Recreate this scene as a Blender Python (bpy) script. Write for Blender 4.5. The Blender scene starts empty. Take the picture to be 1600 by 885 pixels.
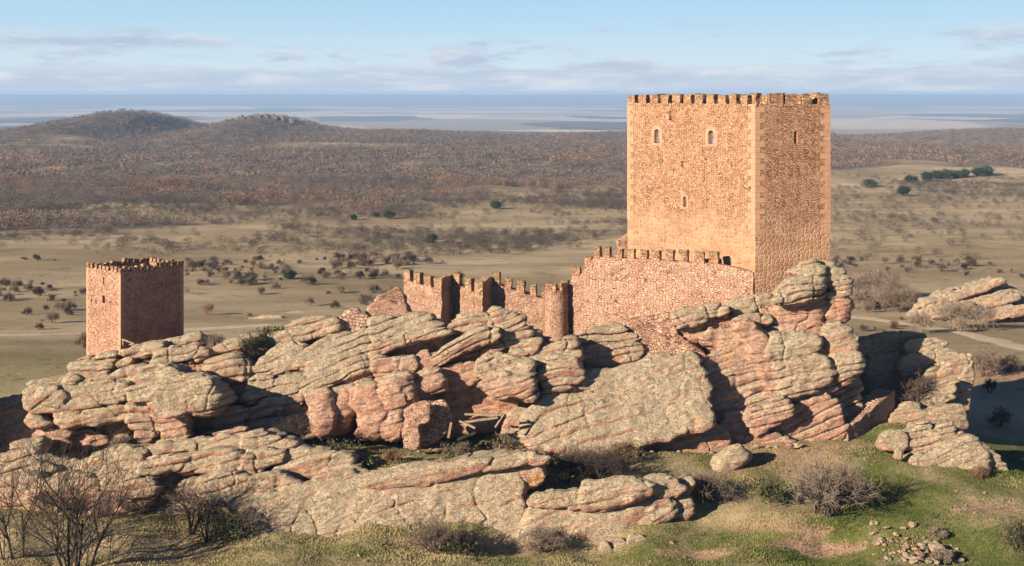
import bpy, bmesh, math, random
import numpy as np
np.seterr(over="ignore")
from mathutils import Vector, Matrix
random.seed(7)
rng = np.random.default_rng(7)
R = math.radians
SC = bpy.context.scene
COL = SC.collection
F, HY, EZ = 2100.0, 146.0, 40.0        # focal length in photo pixels, horizon row, eye height

def PT(px, py, Y):
    return ((px-800)/F*Y, Y, EZ-(py-HY)/F*Y)

# ------------------------------------------------------------------ noise
def _hash(i, j, k, s):
    h = (i.astype(np.uint32)*np.uint32(374761393) + j.astype(np.uint32)*np.uint32(668265263)
         + k.astype(np.uint32)*np.uint32(2147483647-1013904223) + np.uint32((s*1274126177) & 0xffffffff))
    h = (h ^ (h >> np.uint32(13)))*np.uint32(1274126177)
    h = (h ^ (h >> np.uint32(16)))*np.uint32(2246822519)
    h = h ^ (h >> np.uint32(15))
    return (h & np.uint32(0xffffff)).astype(np.float32)/np.float32(8388607.5) - np.float32(1)

def vn(x, y, z, s=0):
    x = np.asarray(x, np.float32); y = np.asarray(y, np.float32); z = np.asarray(z, np.float32)
    x, y, z = np.broadcast_arrays(x, y, z)
    xi = np.floor(x); yi = np.floor(y); zi = np.floor(z)
    fx = x-xi; fy = y-yi; fz = z-zi
    fx = fx*fx*(3-2*fx); fy = fy*fy*(3-2*fy); fz = fz*fz*(3-2*fz)
    xi = xi.astype(np.int64); yi = yi.astype(np.int64); zi = zi.astype(np.int64)
    out = 0
    for a in (0, 1):
        wa = fx if a else 1-fx
        for b in (0, 1):
            wb = fy if b else 1-fy
            for c in (0, 1):
                wc = fz if c else 1-fz
                out = out + wa*wb*wc*_hash(xi+a, yi+b, zi+c, s)
    return out

def fbm(x, y, z, s=0, o=3, g=.5):
    t = 0; a = 1.0
    for i in range(o):
        t = t + a*vn(x*2**i+7.3*i, y*2**i+3.1*i, z*2**i+5.7*i, s+i*17)
        a *= g
    return t

# ------------------------------------------------------------------ object helpers
def tag(o, label=None, cat=None, group=None, kind=None):
    if label: o['label'] = label
    if cat: o['category'] = cat
    if group: o['group'] = group
    if kind: o['kind'] = kind
    return o

def empty(name, loc, rz=0, **kw):
    o = bpy.data.objects.new(name, None); COL.objects.link(o)
    o.location = loc; o.rotation_euler = (0, 0, rz); o.empty_display_size = .3
    return tag(o, **kw)

def mesh_np(name, V, Q, smooth=True):
    """V (n,3); Q (m,k) faces all of one size k"""
    V = np.ascontiguousarray(V, np.float32); Q = np.ascontiguousarray(Q, np.int32)
    me = bpy.data.meshes.new(name)
    k = Q.shape[1]
    me.vertices.add(len(V)); me.vertices.foreach_set('co', V.ravel())
    me.loops.add(Q.size); me.loops.foreach_set('vertex_index', Q.ravel())
    me.polygons.add(len(Q))
    me.polygons.foreach_set('loop_start', np.arange(0, Q.size, k, dtype=np.int32))
    me.polygons.foreach_set('use_smooth', np.full(len(Q), smooth, dtype=bool))
    me.update(calc_edges=True)
    return me

def link(name, me, mat=None, parent=None):
    o = bpy.data.objects.new(name, me); COL.objects.link(o)
    if mat and not me.materials: me.materials.append(mat)
    if parent:
        o.parent = parent
    return o

def place(o, parent, loc=(0, 0, 0), rz=0):
    o.parent = parent; o.location = loc; o.rotation_euler = (0, 0, rz)
    return o

# ------------------------------------------------------------------ node helpers
class NT:
    def __init__(s, tree): s.t = tree; s.n = tree.nodes; s.l = tree.links
    def new(s, typ, **kw):
        n = s.n.new(typ)
        for k, v in kw.items(): setattr(n, k, v)
        return n
    def put(s, sock, v):
        if v is None: return
        if isinstance(v, bpy.types.NodeSocket): s.l.new(v, sock)
        else:
            if sock.type == 'RGBA' and hasattr(v, '__len__') and len(v) == 3: v = (*v, 1)
            sock.default_value = v
    def math(s, op, a, b=None, c=None, clamp=False):
        n = s.new('ShaderNodeMath', operation=op, use_clamp=clamp)
        s.put(n.inputs[0], a)
        if b is not None: s.put(n.inputs[1], b)
        if c is not None: s.put(n.inputs[2], c)
        return n.outputs[0]
    def vmath(s, op, a, b=None, scale=None):
        n = s.new('ShaderNodeVectorMath', operation=op)
        s.put(n.inputs[0], a)
        if b is not None: s.put(n.inputs[1], b)
        if scale is not None: s.put(n.inputs['Scale'], scale)
        return n.outputs[0]
    def noise(s, vec, scale, detail=4, rough=.55, dist=0.0):
        n = s.new('ShaderNodeTexNoise')
        s.put(n.inputs['Vector'], vec); n.inputs['Scale'].default_value = scale
        n.inputs['Detail'].default_value = detail; n.inputs['Roughness'].default_value = rough
        n.inputs['Distortion'].default_value = dist
        return n.outputs['Fac']
    def voro(s, vec, scale, feature='F1', rand=1.0, dims='3D'):
        n = s.new('ShaderNodeTexVoronoi', feature=feature, voronoi_dimensions=dims)
        s.put(n.inputs['Vector'], vec); n.inputs['Scale'].default_value = scale
        n.inputs['Randomness'].default_value = rand
        return n
    def ramp(s, fac, a, b, lo=0.0, hi=1.0):
        n = s.new('ShaderNodeMapRange', interpolation_type='SMOOTHSTEP')
        s.put(n.inputs[0], fac); s.put(n.inputs[1], a); s.put(n.inputs[2], b)
        n.inputs[3].default_value = lo; n.inputs[4].default_value = hi
        return n.outputs[0]
    def mix(s, fac, a, b, mode='MIX'):
        n = s.new('ShaderNodeMix', data_type='RGBA', blend_type=mode)
        s.put(n.inputs[0], fac); s.put(n.inputs[6], a); s.put(n.inputs[7], b)
        return n.outputs[2]
    def sep(s, vec):
        n = s.new('ShaderNodeSeparateXYZ'); s.put(n.inputs[0], vec); return n.outputs
    def comb(s, x, y, z):
        n = s.new('ShaderNodeCombineXYZ'); s.put(n.inputs[0], x); s.put(n.inputs[1], y); s.put(n.inputs[2], z); return n.outputs[0]
    def scalev(s, vec, v): return s.vmath('MULTIPLY', vec, v)
    def bump(s, h, strength, dist, normal=None):
        n = s.new('ShaderNodeBump'); n.inputs['Strength'].default_value = strength
        n.inputs['Distance'].default_value = dist; s.put(n.inputs['Height'], h)
        if normal is not None: s.put(n.inputs['Normal'], normal)
        return n.outputs[0]

def new_mat(name):
    m = bpy.data.materials.new(name); m.use_nodes = True
    m.node_tree.nodes.clear()
    t = NT(m.node_tree)
    out = t.new('ShaderNodeOutputMaterial'); b = t.new('ShaderNodeBsdfPrincipled')
    t.l.new(b.outputs[0], out.inputs[0])
    b.inputs['Roughness'].default_value = .92
    b.inputs['Specular IOR Level'].default_value = .15
    return m, t, b

# ------------------------------------------------------------------ materials
def mat_rock():
    m, t, b = new_mat('sandstone')
    geo = t.new('ShaderNodeNewGeometry'); P = geo.outputs['Position']; N = geo.outputs['Normal']
    wa = t.new('ShaderNodeAttribute', attribute_type='OBJECT', attribute_name='weather').outputs['Fac']
    px, py, pz = t.sep(P)[:3]
    nx, ny, nz = t.sep(N)[:3]
    n1 = t.noise(P, .35, 5, .6); n2 = t.noise(P, 1.7, 5, .65); n3 = t.noise(P, 7, 5, .7)
    # bedding coordinate, dipping like the beds
    bed = t.math('ADD', t.math('SUBTRACT', pz, t.math('MULTIPLY', px, .22)), t.math('MULTIPLY', n1, 1.6))
    bands = t.noise(t.comb(t.math('MULTIPLY', px, .08), t.math('MULTIPLY', py, .08), bed), 1.6, 4, .65)
    fine = t.noise(t.comb(t.math('MULTIPLY', px, .25), t.math('MULTIPLY', py, .25), bed), 5.5, 3, .6)
    pink = t.mix(t.ramp(bands, .38, .62), (.45, .235, .155), (.52, .34, .24))
    pink = t.mix(t.ramp(n1, .45, .7), pink, (.40, .195, .135))
    pink = t.mix(t.ramp(t.noise(P, .8, 3, .5, .6), .6, .72, 0, .75), pink, (.52, .265, .075))   # ochre stains
    pink = t.mix(t.ramp(t.noise(t.scalev(P, (1, 1, .25)), .9, 3, .6), .62, .78, 0, .5), pink, (.30, .16, .14))
    grey = t.mix(t.ramp(n2, .3, .7), (.32, .25, .16), (.51, .415, .28))
    grey = t.mix(t.ramp(bands, .5, .72, 0, .55), grey, (.50, .345, .245))
    grey = t.mix(t.ramp(t.noise(P, .55, 4, .6, .4), .58, .72, 0, .55), grey, (.33, .305, .17))   # yellow-green lichen
    spots = t.ramp(t.noise(P, 1.9, 6, .72), .57, .64)
    spots = t.math('MULTIPLY', spots, t.ramp(t.noise(P, .33, 2, .5), .43, .56))
    grey = t.mix(t.math('MULTIPLY', spots, .85), grey, (.07, .062, .045))
    grey = t.mix(t.math('MULTIPLY', t.ramp(t.noise(P, 1.1, 6, .75), .58, .68), .42), grey, (.16, .135, .095))
    pale = t.ramp(t.noise(P, 2.4, 4, .7), .58, .68, 0, .45)
    grey = t.mix(pale, grey, (.52, .47, .36))
    # weathered skin grows where water and light reach: on the upper sides of beds
    up = t.math('ADD', t.math('MULTIPLY', nz, 1.15), t.math('ADD', t.math('MULTIPLY', t.math('SUBTRACT', n2, .5), 1.3), t.math('MULTIPLY', t.math('SUBTRACT', n1, .5), 1.4)))
    skin = t.math('ADD', up, t.math('SUBTRACT', t.math('MULTIPLY', wa, 1.25), .70))
    skin = t.ramp(skin, -.05, .45)
    c = t.mix(skin, pink, grey)
    c = t.mix(t.ramp(n3, .35, .75, .0, .26), c, (.17, .11, .075))
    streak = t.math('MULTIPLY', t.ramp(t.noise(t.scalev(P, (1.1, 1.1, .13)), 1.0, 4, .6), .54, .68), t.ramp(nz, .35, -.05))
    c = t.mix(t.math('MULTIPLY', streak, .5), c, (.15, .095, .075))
    b.inputs['Roughness'].default_value = .95
    t.put(b.inputs['Base Color'], c)
    # thin open bedding joints, here and there
    jn = t.math('ABSOLUTE', t.math('SUBTRACT', fine, .5))
    crack = t.math('MULTIPLY', t.math('MULTIPLY', t.ramp(jn, .0, .035, -1, 0), t.ramp(n2, .42, .6)), .30)
    pits = t.math('MULTIPLY', t.ramp(t.noise(P, 4.2, 2, .5), .66, .74), -.22)
    crack = t.math('ADD', crack, pits)
    h = t.math('ADD', t.math('MULTIPLY', n2, .30), t.math('MULTIPLY', n3, .22))
    h = t.math('ADD', h, t.math('MULTIPLY', t.noise(P, 22, 4, .7), .06))
    h = t.math('ADD', h, t.math('MULTIPLY', fine, .26))
    h = t.math('ADD', h, crack)
    t.put(b.inputs['Normal'], t.bump(h, 1.0, .6))
    return m

def mat_masonry(name, size=.42, cols=None, mortar=(.33, .19, .11), mortar_w=.07, ashlar=None, depth=.10, squash=1.45, dark=.0, rand=.82):
    """rubble stone (cells cut by the wall face); ashlar=(z0,z1) local heights where squared coursed stones take over below"""
    m, t, b = new_mat(name)
    tc = t.new('ShaderNodeTexCoord').outputs['Object']
    oi = t.new('ShaderNodeObjectInfo').outputs['Random']
    P = t.vmath('ADD', tc, t.comb(t.math('MULTIPLY', oi, 91), 0, t.math('MULTIPLY', oi, 37)))
    n_big = t.noise(P, .22, 4, .6); n_mid = t.noise(P, .9, 4, .6); n_f = t.noise(P, 9, 4, .7)
    Pw = t.vmath('ADD', P, t.vmath('SCALE', t.comb(t.noise(P, 1.3, 2), t.noise(P, 1.1, 2), t.noise(P, 1.7, 2)), scale=.35))
    Pq = t.scalev(Pw, (1, 1, squash))
    vE = t.voro(Pq, 1/size, 'DISTANCE_TO_EDGE', rand).outputs['Distance']
    vC = t.voro(Pq, 1/size, 'F1', rand).outputs['Color']
    r, g, bl = t.sep(vC)[:3]
    cols = cols or [(.39, .21, .115), (.32, .155, .085), (.44, .27, .16), (.24, .12, .075)]
    st = t.mix(t.ramp(r, .2, .8), cols[0], cols[1]); st = t.mix(t.ramp(g, .7, .8, 0, .8), st, cols[2]); st = t.mix(t.ramp(bl, .84, .9, 0, .8), st, cols[3])
    patch = t.noise(P, .5, 4, .6)
    st = t.mix(t.ramp(patch, .42, .62, 0, .4), st, cols[2])
    joint = t.ramp(t.math('ADD', vE, t.math('MULTIPLY', t.math('SUBTRACT', n_f, .5), .10)), .0, mortar_w)
    mort = t.mix(t.ramp(n_mid, .36, .6), mortar, tuple(v*.6 for v in mortar))
    col = t.mix(joint, mort, st)
    hgt = t.math('ADD', t.math('MULTIPLY', t.ramp(vE, .0, .09), .5), t.math('MULTIPLY', r, .5))
    # gaping joints where mortar has gone
    gone = t.math('MULTIPLY', t.ramp(t.math('ADD', vE, t.math('MULTIPLY', t.math('SUBTRACT', n_f, .5), .08)), .055, .01), t.ramp(n_mid, .40, .60))
    col = t.mix(t.math('MULTIPLY', gone, .85), col, (.10, .056, .038))
    hgt = t.math('SUBTRACT', hgt, t.math('MULTIPLY', gone, .8))
    if ashlar:
        x, y, z = t.sep(tc)[:3]
        nw = t.math('SUBTRACT', t.noise(P, .55, 3), .5); nw2 = t.math('SUBTRACT', t.noise(P, 2.3, 3), .5)
        u = t.math('ADD', t.math('ADD', x, y), t.math('MULTIPLY', nw2, .35))
        v = t.math('ADD', t.math('ADD', z, t.math('MULTIPLY', nw, .5)), t.math('MULTIPLY', nw2, .22))
        q = t.comb(t.math('DIVIDE', u, .56), t.math('DIVIDE', v, .40), 0)
        e = t.voro(q, 1.0, 'DISTANCE_TO_EDGE', .62, '2D').outputs['Distance']
        e = t.math('ADD', e, t.math('MULTIPLY', t.math('SUBTRACT', n_f, .5), .16))
        w1, w2, w3 = t.sep(t.voro(q, 1.0, 'F1', .62, '2D').outputs['Color'])[:3]
        ac = t.mix(w1, (.32, .165, .095), (.41, .23, .13)); ac = t.mix(t.ramp(w2, .72, .95), ac, (.26, .135, .09))
        jo = t.ramp(e, .05, .16)
        amort = t.mix(t.ramp(n_mid, .3, .7), (.50, .335, .20), (.42, .26, .15))
        acol = t.mix(jo, amort, ac)
        zz = t.math('ADD', z, t.math('MULTIPLY', t.math('SUBTRACT', n_big, .5), 7.0))
        zz = t.math('ADD', zz, t.math('MULTIPLY', t.math('SUBTRACT', n_mid, .5), 2.0))
        fa = t.ramp(zz, ashlar[1], ashlar[0])
        col = t.mix(fa, col, acol)
        ah = t.math('ADD', t.math('MULTIPLY', t.ramp(e, .0, .2), .5), .1)
        mh = t.new('ShaderNodeMix', data_type='FLOAT'); t.put(mh.inputs[0], fa); t.put(mh.inputs[2], hgt); t.put(mh.inputs[3], ah)
        hgt = mh.outputs[0]
    # weather: ochre washes, dark grime, lichen near tops
    col = t.mix(t.ramp(n_big, .52, .72, 0, .28), col, (.53, .33, .18))
    col = t.mix(t.ramp(t.noise(P, 2.6, 5, .7), .52, .75, 0, .45 + dark), col, (.17, .10, .07))
    col = t.mix(t.ramp(t.noise(t.scalev(P, (.22, .22, .75)), 1.0, 5, .65), .50, .68, 0, .5), col, (.22, .12, .07))
    col = t.mix(t.ramp(t.noise(t.scalev(P, (1.6, 1.6, .10)), 1.0, 4, .6), .58, .72, 0, .4), col, (.18, .105, .07))
    col = t.mix(t.ramp(n_f, .55, .8, 0, .18), col, (.56, .38, .24))
    t.put(b.inputs['Base Color'], col)
    hh = t.math('ADD', hgt, t.math('MULTIPLY', n_f, .35))
    hh = t.math('ADD', hh, t.math('MULTIPLY', n_mid, .5))
    t.put(b.inputs['Normal'], t.bump(hh, 1.0, depth))
    return m

def mat_merlon():
    """wall stone with dark lichen on the upper courses"""
    m = mat_masonry('merlon_stone', .36, mortar_w=.05)
    t = NT(m.node_tree)
    b = next(n for n in t.n if n.type == 'BSDF_PRINCIPLED')
    src = b.inputs['Base Color'].links[0].from_socket
    tc = t.new('ShaderNodeTexCoord').outputs['Object']
    geo = t.new('ShaderNodeNewGeometry').outputs['Position']
    z = t.sep(tc)[2]
    n = t.noise(geo, 3.0, 4, .7)
    f = t.ramp(t.math('ADD', z, t.math('MULTIPLY', t.math('SUBTRACT', n, .5), 1.0)), .35, 1.0, 0, .62)
    t.put(b.inputs['Base Color'], t.mix(f, src, (.21, .165, .085)))
    return m

def mat_plain(name, col, col2=None, scale=3.0, rough=.9, bump=.0):
    m, t, b = new_mat(name)
    P = t.new('ShaderNodeNewGeometry').outputs['Position']
    n = t.noise(P, scale, 5, .65)
    t.put(b.inputs['Base Color'], t.mix(t.ramp(n, .3, .7), col, col2 or tuple(v*.6 for v in col)))
    b.inputs['Roughness'].default_value = rough
    if bump: t.put(b.inputs['Normal'], t.bump(n, 1.0, bump))
    return m

def mat_twig(name, a, c, rand=True):
    m, t, b = new_mat(name)
    oi = t.new('ShaderNodeObjectInfo').outputs['Random']
    P = t.new('ShaderNodeNewGeometry').outputs['Position']
    f = t.math('ADD', t.math('MULTIPLY', oi, .5), t.math('MULTIPLY', t.noise(P, 1.2, 3), .6))
    t.put(b.inputs['Base Color'], t.mix(t.ramp(f, .2, .9), a, c))
    return m

def mat_attr(name, attr, noise_scale=.6, amount=.35):
    m, t, b = new_mat(name)
    a = t.new('ShaderNodeAttribute', attribute_name=attr).outputs['Color']
    P = t.new('ShaderNodeNewGeometry').outputs['Position']
    n = t.noise(P, noise_scale, 3)
    t.put(b.inputs['Base Color'], t.mix(t.ramp(n, .3, .7, 0, amount), a, (.06, .045, .04)))
    return m

M_ROCK = mat_rock()
M_KEEP = mat_masonry('keep_masonry', .33, squash=1.75, rand=.74, ashlar=(8.8, 11.5), depth=.12, mortar_w=.045)
M_TOWER = mat_masonry('tower_masonry', .23, mortar_w=.05, cols=[(.42, .225, .145), (.35, .175, .115), (.47, .29, .195), (.28, .145, .10)], mortar=(.36, .205, .13), depth=.09)
M_WALL = mat_masonry('wall_rubble', .22, mortar_w=.05, cols=[(.44, .255, .17), (.37, .20, .135), (.50, .34, .235), (.30, .165, .115)], mortar=(.35, .21, .135), depth=.12)
M_WALLU = mat_masonry('wall_squared_rubble', .33, squash=1.6, rand=.76, mortar_w=.045, cols=[(.43, .25, .175), (.37, .20, .14), (.49, .325, .23), (.41, .22, .125)], mortar=(.35, .21, .14), depth=.12)
M_RUBBLE = mat_masonry('wall_core_rubble', .33, cols=[(.50, .29, .19), (.40, .21, .14), (.57, .38, .26), (.28, .15, .105)], mortar=(.40, .225, .14), depth=.26, dark=.2)
M_MERLON = mat_merlon()
M_QUOIN = mat_plain('dressed_stone', (.43, .245, .15), (.36, .19, .115), 1.4, bump=.04)
M_STEP = mat_plain('worn_step_stone', (.37, .26, .18), (.27, .18, .125), 2.2, bump=.04)
M_DARK = mat_plain('unlit_interior', (.05, .035, .03), (.03, .02, .018))
M_WOOD = mat_plain('weathered_wood', (.33, .24, .165), (.19, .13, .09), 4)
M_TWIG = mat_twig('bare_twigs', (.11, .08, .06), (.23, .175, .13))
M_TWIGD = mat_twig('dark_bark', (.035, .027, .022), (.075, .056, .045))
M_TWIGL = mat_twig('pale_twigs', (.20, .15, .105), (.30, .235, .175))
M_BUSH = mat_twig('plain_shrub', (.075, .058, .042), (.16, .115, .08))
M_RUST = mat_twig('russet_twigs', (.19, .11, .065), (.27, .17, .10))
M_LEAF = mat_twig('evergreen_leaf', (.018, .032, .012), (.045, .065, .022))
M_GLEAF = mat_twig('ivy_leaf', (.05, .07, .02), (.10, .11, .035))

# ------------------------------------------------------------------ terrain
_by = np.array([20, 95, 160, 200, 240, 300, 400, 500, 650, 850, 1050, 1300, 1500, 2000, 2600, 3500, 6000, 15000, 18000, 22500, 24000, 40000], float)
_bz = np.array([10, 6.5, 2.5, .5, -3, -7.5, -12, -15.5, -20, -23, -24, -23.5, -22, -28, -45, -80, -115, -136, -131, 1.0, 5, 5], float)
_cp = []
for px, py, Y in [(-100, 880, 98), (100, 880, 98), (300, 872, 100), (500, 850, 101), (650, 860, 99.5), (800, 868, 99.3), (950, 880, 98.5), (1100, 882, 98.5), (1300, 885, 98), (1500, 885, 97), (1650, 885, 97),
                  (470, 705, 110), (600, 718, 108.5), (700, 728, 107.8), (860, 735, 109), (1000, 703, 115.5), (950, 745, 109.5), (1000, 770, 105.5), (1150, 740, 110), (1090, 720, 113), (1200, 694, 117.5), (1310, 695, 118),
                  (1250, 800, 103), (1120, 835, 100.5), (1400, 800, 103), (1380, 715, 114), (1450, 760, 108), (1520, 755, 108.5), (1560, 800, 102), (1640, 790, 103), (1400, 660, 122), (1480, 700, 116),
                  (1600, 745, 118), (1600, 700, 140), (1560, 640, 172), (1700, 640, 172), (60, 560, 200), (-60, 600, 180), (20, 700, 122), (-80, 690, 124), (0, 810, 103), (200, 815, 103)]:
    x, y, z = PT(px, py, Y); _cp.append((x, y, z))
for x in (-45, -30, -15, 0, 15, 30):
    _cp += [(x, 128, 10.0), (x, 142, 7.0), (x, 165, 3.0)]
for x in (-70, -90, 70, 90): _cp += [(x, 105, 6.0), (x, 130, 4.0), (x, 165, 2)]
_cp = np.array(_cp)
_hills = []
def hill(px, py, Y, sx, sy, p=2.0):
    x, y, z = PT(px, py, Y); _hills.append((x, y, z-np.interp(Y, _by, _bz), sx, sy, p))
hill(930, 189, 7600, 230, 400); hill(1345, 187, 6800, 190, 400); hill(1520, 190, 6200, 300, 300); hill(560, 193, 8500, 320, 400)
_cx = [-700, -300, -150, 0, 60, 110, 150, 190, 230, 260, 290, 330, 350, 380, 410, 440, 470, 520, 560, 620, 680, 740, 790, 850, 930, 980, 1150, 1300, 1340, 1400, 1450, 1500, 1560, 1600, 1900, 2300]
_cy = [218, 226, 222, 212, 205, 191, 177, 169, 175, 188, 198, 195, 189, 181, 176, 180, 191, 200, 203, 202, 205, 210, 216, 212, 209, 207, 210, 208, 212, 221, 223, 213, 204, 201, 208, 218]
CREST = 2150.0
def hgt(x, y):
    x = np.asarray(x, float); y = np.asarray(y, float)
    z = np.interp(y, _by, _bz)
    num = 0; den = 0
    for cx, cy, cz in _cp:
        d2 = ((x-cx)**2 + (y-cy)**2)
        w = 1/(d2+6.0)**1.6
        num = num + w*(cz - np.interp(cy, _by, _bz)); den = den + w
    near = np.clip((230-y)/60, 0, 1); near = near*near*(3-2*near)
    z = z + near*num/den
    for hx, hy, a, sx, sy, p in _hills:
        dx = np.abs(x-hx)/sx; dy = np.abs(y-hy)/sy
        z = z + a*np.exp(-.5*(dx**p+dy**p))
    px = 800+F*x/CREST
    py = sum(np.interp(px+k, _cx, _cy) for k in (-10, -5, 0, 5, 10))/5
    zc = EZ-(py+5.5-HY)/F*CREST
    f = np.clip((y-1450)/(CREST-1450), 0, 1); f = f*f*(3-2*f)
    b = np.clip((y-CREST)/700, 0, 1); b = b*b*(3-2*b)
    z = np.where(y < CREST, z*(1-f)+zc*f, zc*(1-b)+z*b)
    z = z + np.clip((y-20500)/1500, 0, 1)*16*fbm(x/5200, .3, .6, 91, 3)
    g = np.clip((y-90)/300, .06, 1)
    far = np.clip((y-600)/1500, 0, 1)
    z = z + g*1.3*fbm(x/90, y/90, 0.5, 3, 3) + g*.35*fbm(x/17, y/17, .2, 9, 2) + far*np.clip((2600-y)/500, .3, 1)*4*fbm(x/200, y/260, .7, 5, 4)*(1-.8*f) + np.clip((y-620)/300, 0, 1)*np.clip((1900-y)/400, 0, 1)*4.2*fbm(x/120, y/110, .4, 6, 3)
    z = z + np.clip((160-y)/40, 0, 1)*(.28*fbm(x/5, y/5, .3, 21, 3) + .07*fbm(x/1.1, y/1.1, .3, 23, 2))
    return z
rows = [30.0]
while rows[-1] < 90: rows.append(rows[-1]+4)
while rows[-1] < 26000: rows.append(rows[-1]*1.0058 if rows[-1] > 90 else rows[-1]+1)
rows.append(40000.0)
rows = np.array(rows); cols = np.linspace(-.8, .8, 620)
GX = cols[None, :]*rows[:, None]; GY = np.repeat(rows[:, None], len(cols), 1)
GZ = hgt(GX, GY)
nr, nc = GX.shape
idx = np.arange(nr*nc).reshape(nr, nc)
Q = np.stack([idx[:-1, :-1], idx[:-1, 1:], idx[1:, 1:], idx[1:, :-1]], -1).reshape(-1, 4)
gme = mesh_np('ground', np.stack([GX, GY, GZ], -1).reshape(-1, 3), Q)
# ground cover weights: R green turf, G bare earth, B woodland floor, A unused
def forest_w(x, y):
    px = 800+F*x/y
    edge = np.interp(px, [-300, 0, 250, 450, 620, 820, 980, 1300, 1420, 1600, 2000], [520, 490, 510, 600, 680, 800, 900, 930, 1000, 1040, 1040])
    n = fbm(x/110, y/150, .3, 41, 4)
    w = np.minimum((y-edge)/edge*3.2, 1.0) + n*.9 + .55*fbm(x/28, y/40, .9, 45, 2)
    w = w + np.where(y > 1150, .45, 0) - np.where((y > 3100), 3, 0)
    clear = vn(x/190+3.1, y/330, .5, 77)
    w = w - np.clip(clear-.22, 0, 1)*4*(y > 650)*(y < 1700) - np.clip(vn(x/70, y/55, .3, 78)-.45, 0, 1)*2.2*(y < 1500)
    return np.clip(w, 0, 1)*np.clip((3000-y)/300, 0, 1)
def blob(x, y, px, py, Y, rx, ry):
    cx, cy, _ = PT(px, py, Y)
    return np.exp(-(((x-cx)/rx)**2+((y-cy)/ry)**2))
nz1 = fbm(GX/7, GY/7, .1, 51, 3)*.5
turf = np.clip((150-GY)/25, 0, 1)*np.clip(.55+nz1*.9, 0, 1)
turf = turf*np.interp(800+F*GX/GY, [0, 500, 800, 1100, 1400, 1600], [.30, .42, .55, .85, 1, 1.0])
turf += .35*np.clip((235-GY)/30, 0, 1)*np.clip((GY-150)/20, 0, 1)*(GX < 0)
soil = 0
for b_ in [(1230, 712, 114, 5.5, 3.0), (1195, 732, 111.4, 3.2, 1.8), (1300, 690, 118, 3.2, 2), (1330, 745, 109, 1.4, 3), (1180, 815, 102, 2.6, .8), (1080, 880, 98.5, 3, 1), (1280, 870, 99, 4, 1), (1260, 822, 101, 2.2, .6),
           (1550, 790, 103, 4, 1.5), (1600, 668, 150, 8, 3), (1560, 660, 160, 9, 3.5), (1600, 610, 190, 10, 4), (760, 700, 112, 5, 1.6), (1240, 690, 117.6, 6, 1), (640, 850, 100.6, 2, .5), (830, 865, 99.6, 3, .6)]:
    soil = soil + blob(GX, GY, *b_)
soil = np.clip(soil*(.95+.9*nz1), 0, 1)
soil = soil + np.clip(vn(GX/55, GY/26, .4, 99)-.62, 0, 1)*1.6*(GY > 180)*(GY < 900)
wood = forest_w(GX, GY)
ca = gme.color_attributes.new('cover', 'FLOAT_COLOR', 'POINT')
ca.data.foreach_set('color', np.stack([np.clip(turf, 0, 1), np.clip(soil, 0, 1), wood, np.ones_like(wood)], -1).astype(np.float32).ravel())

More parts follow.
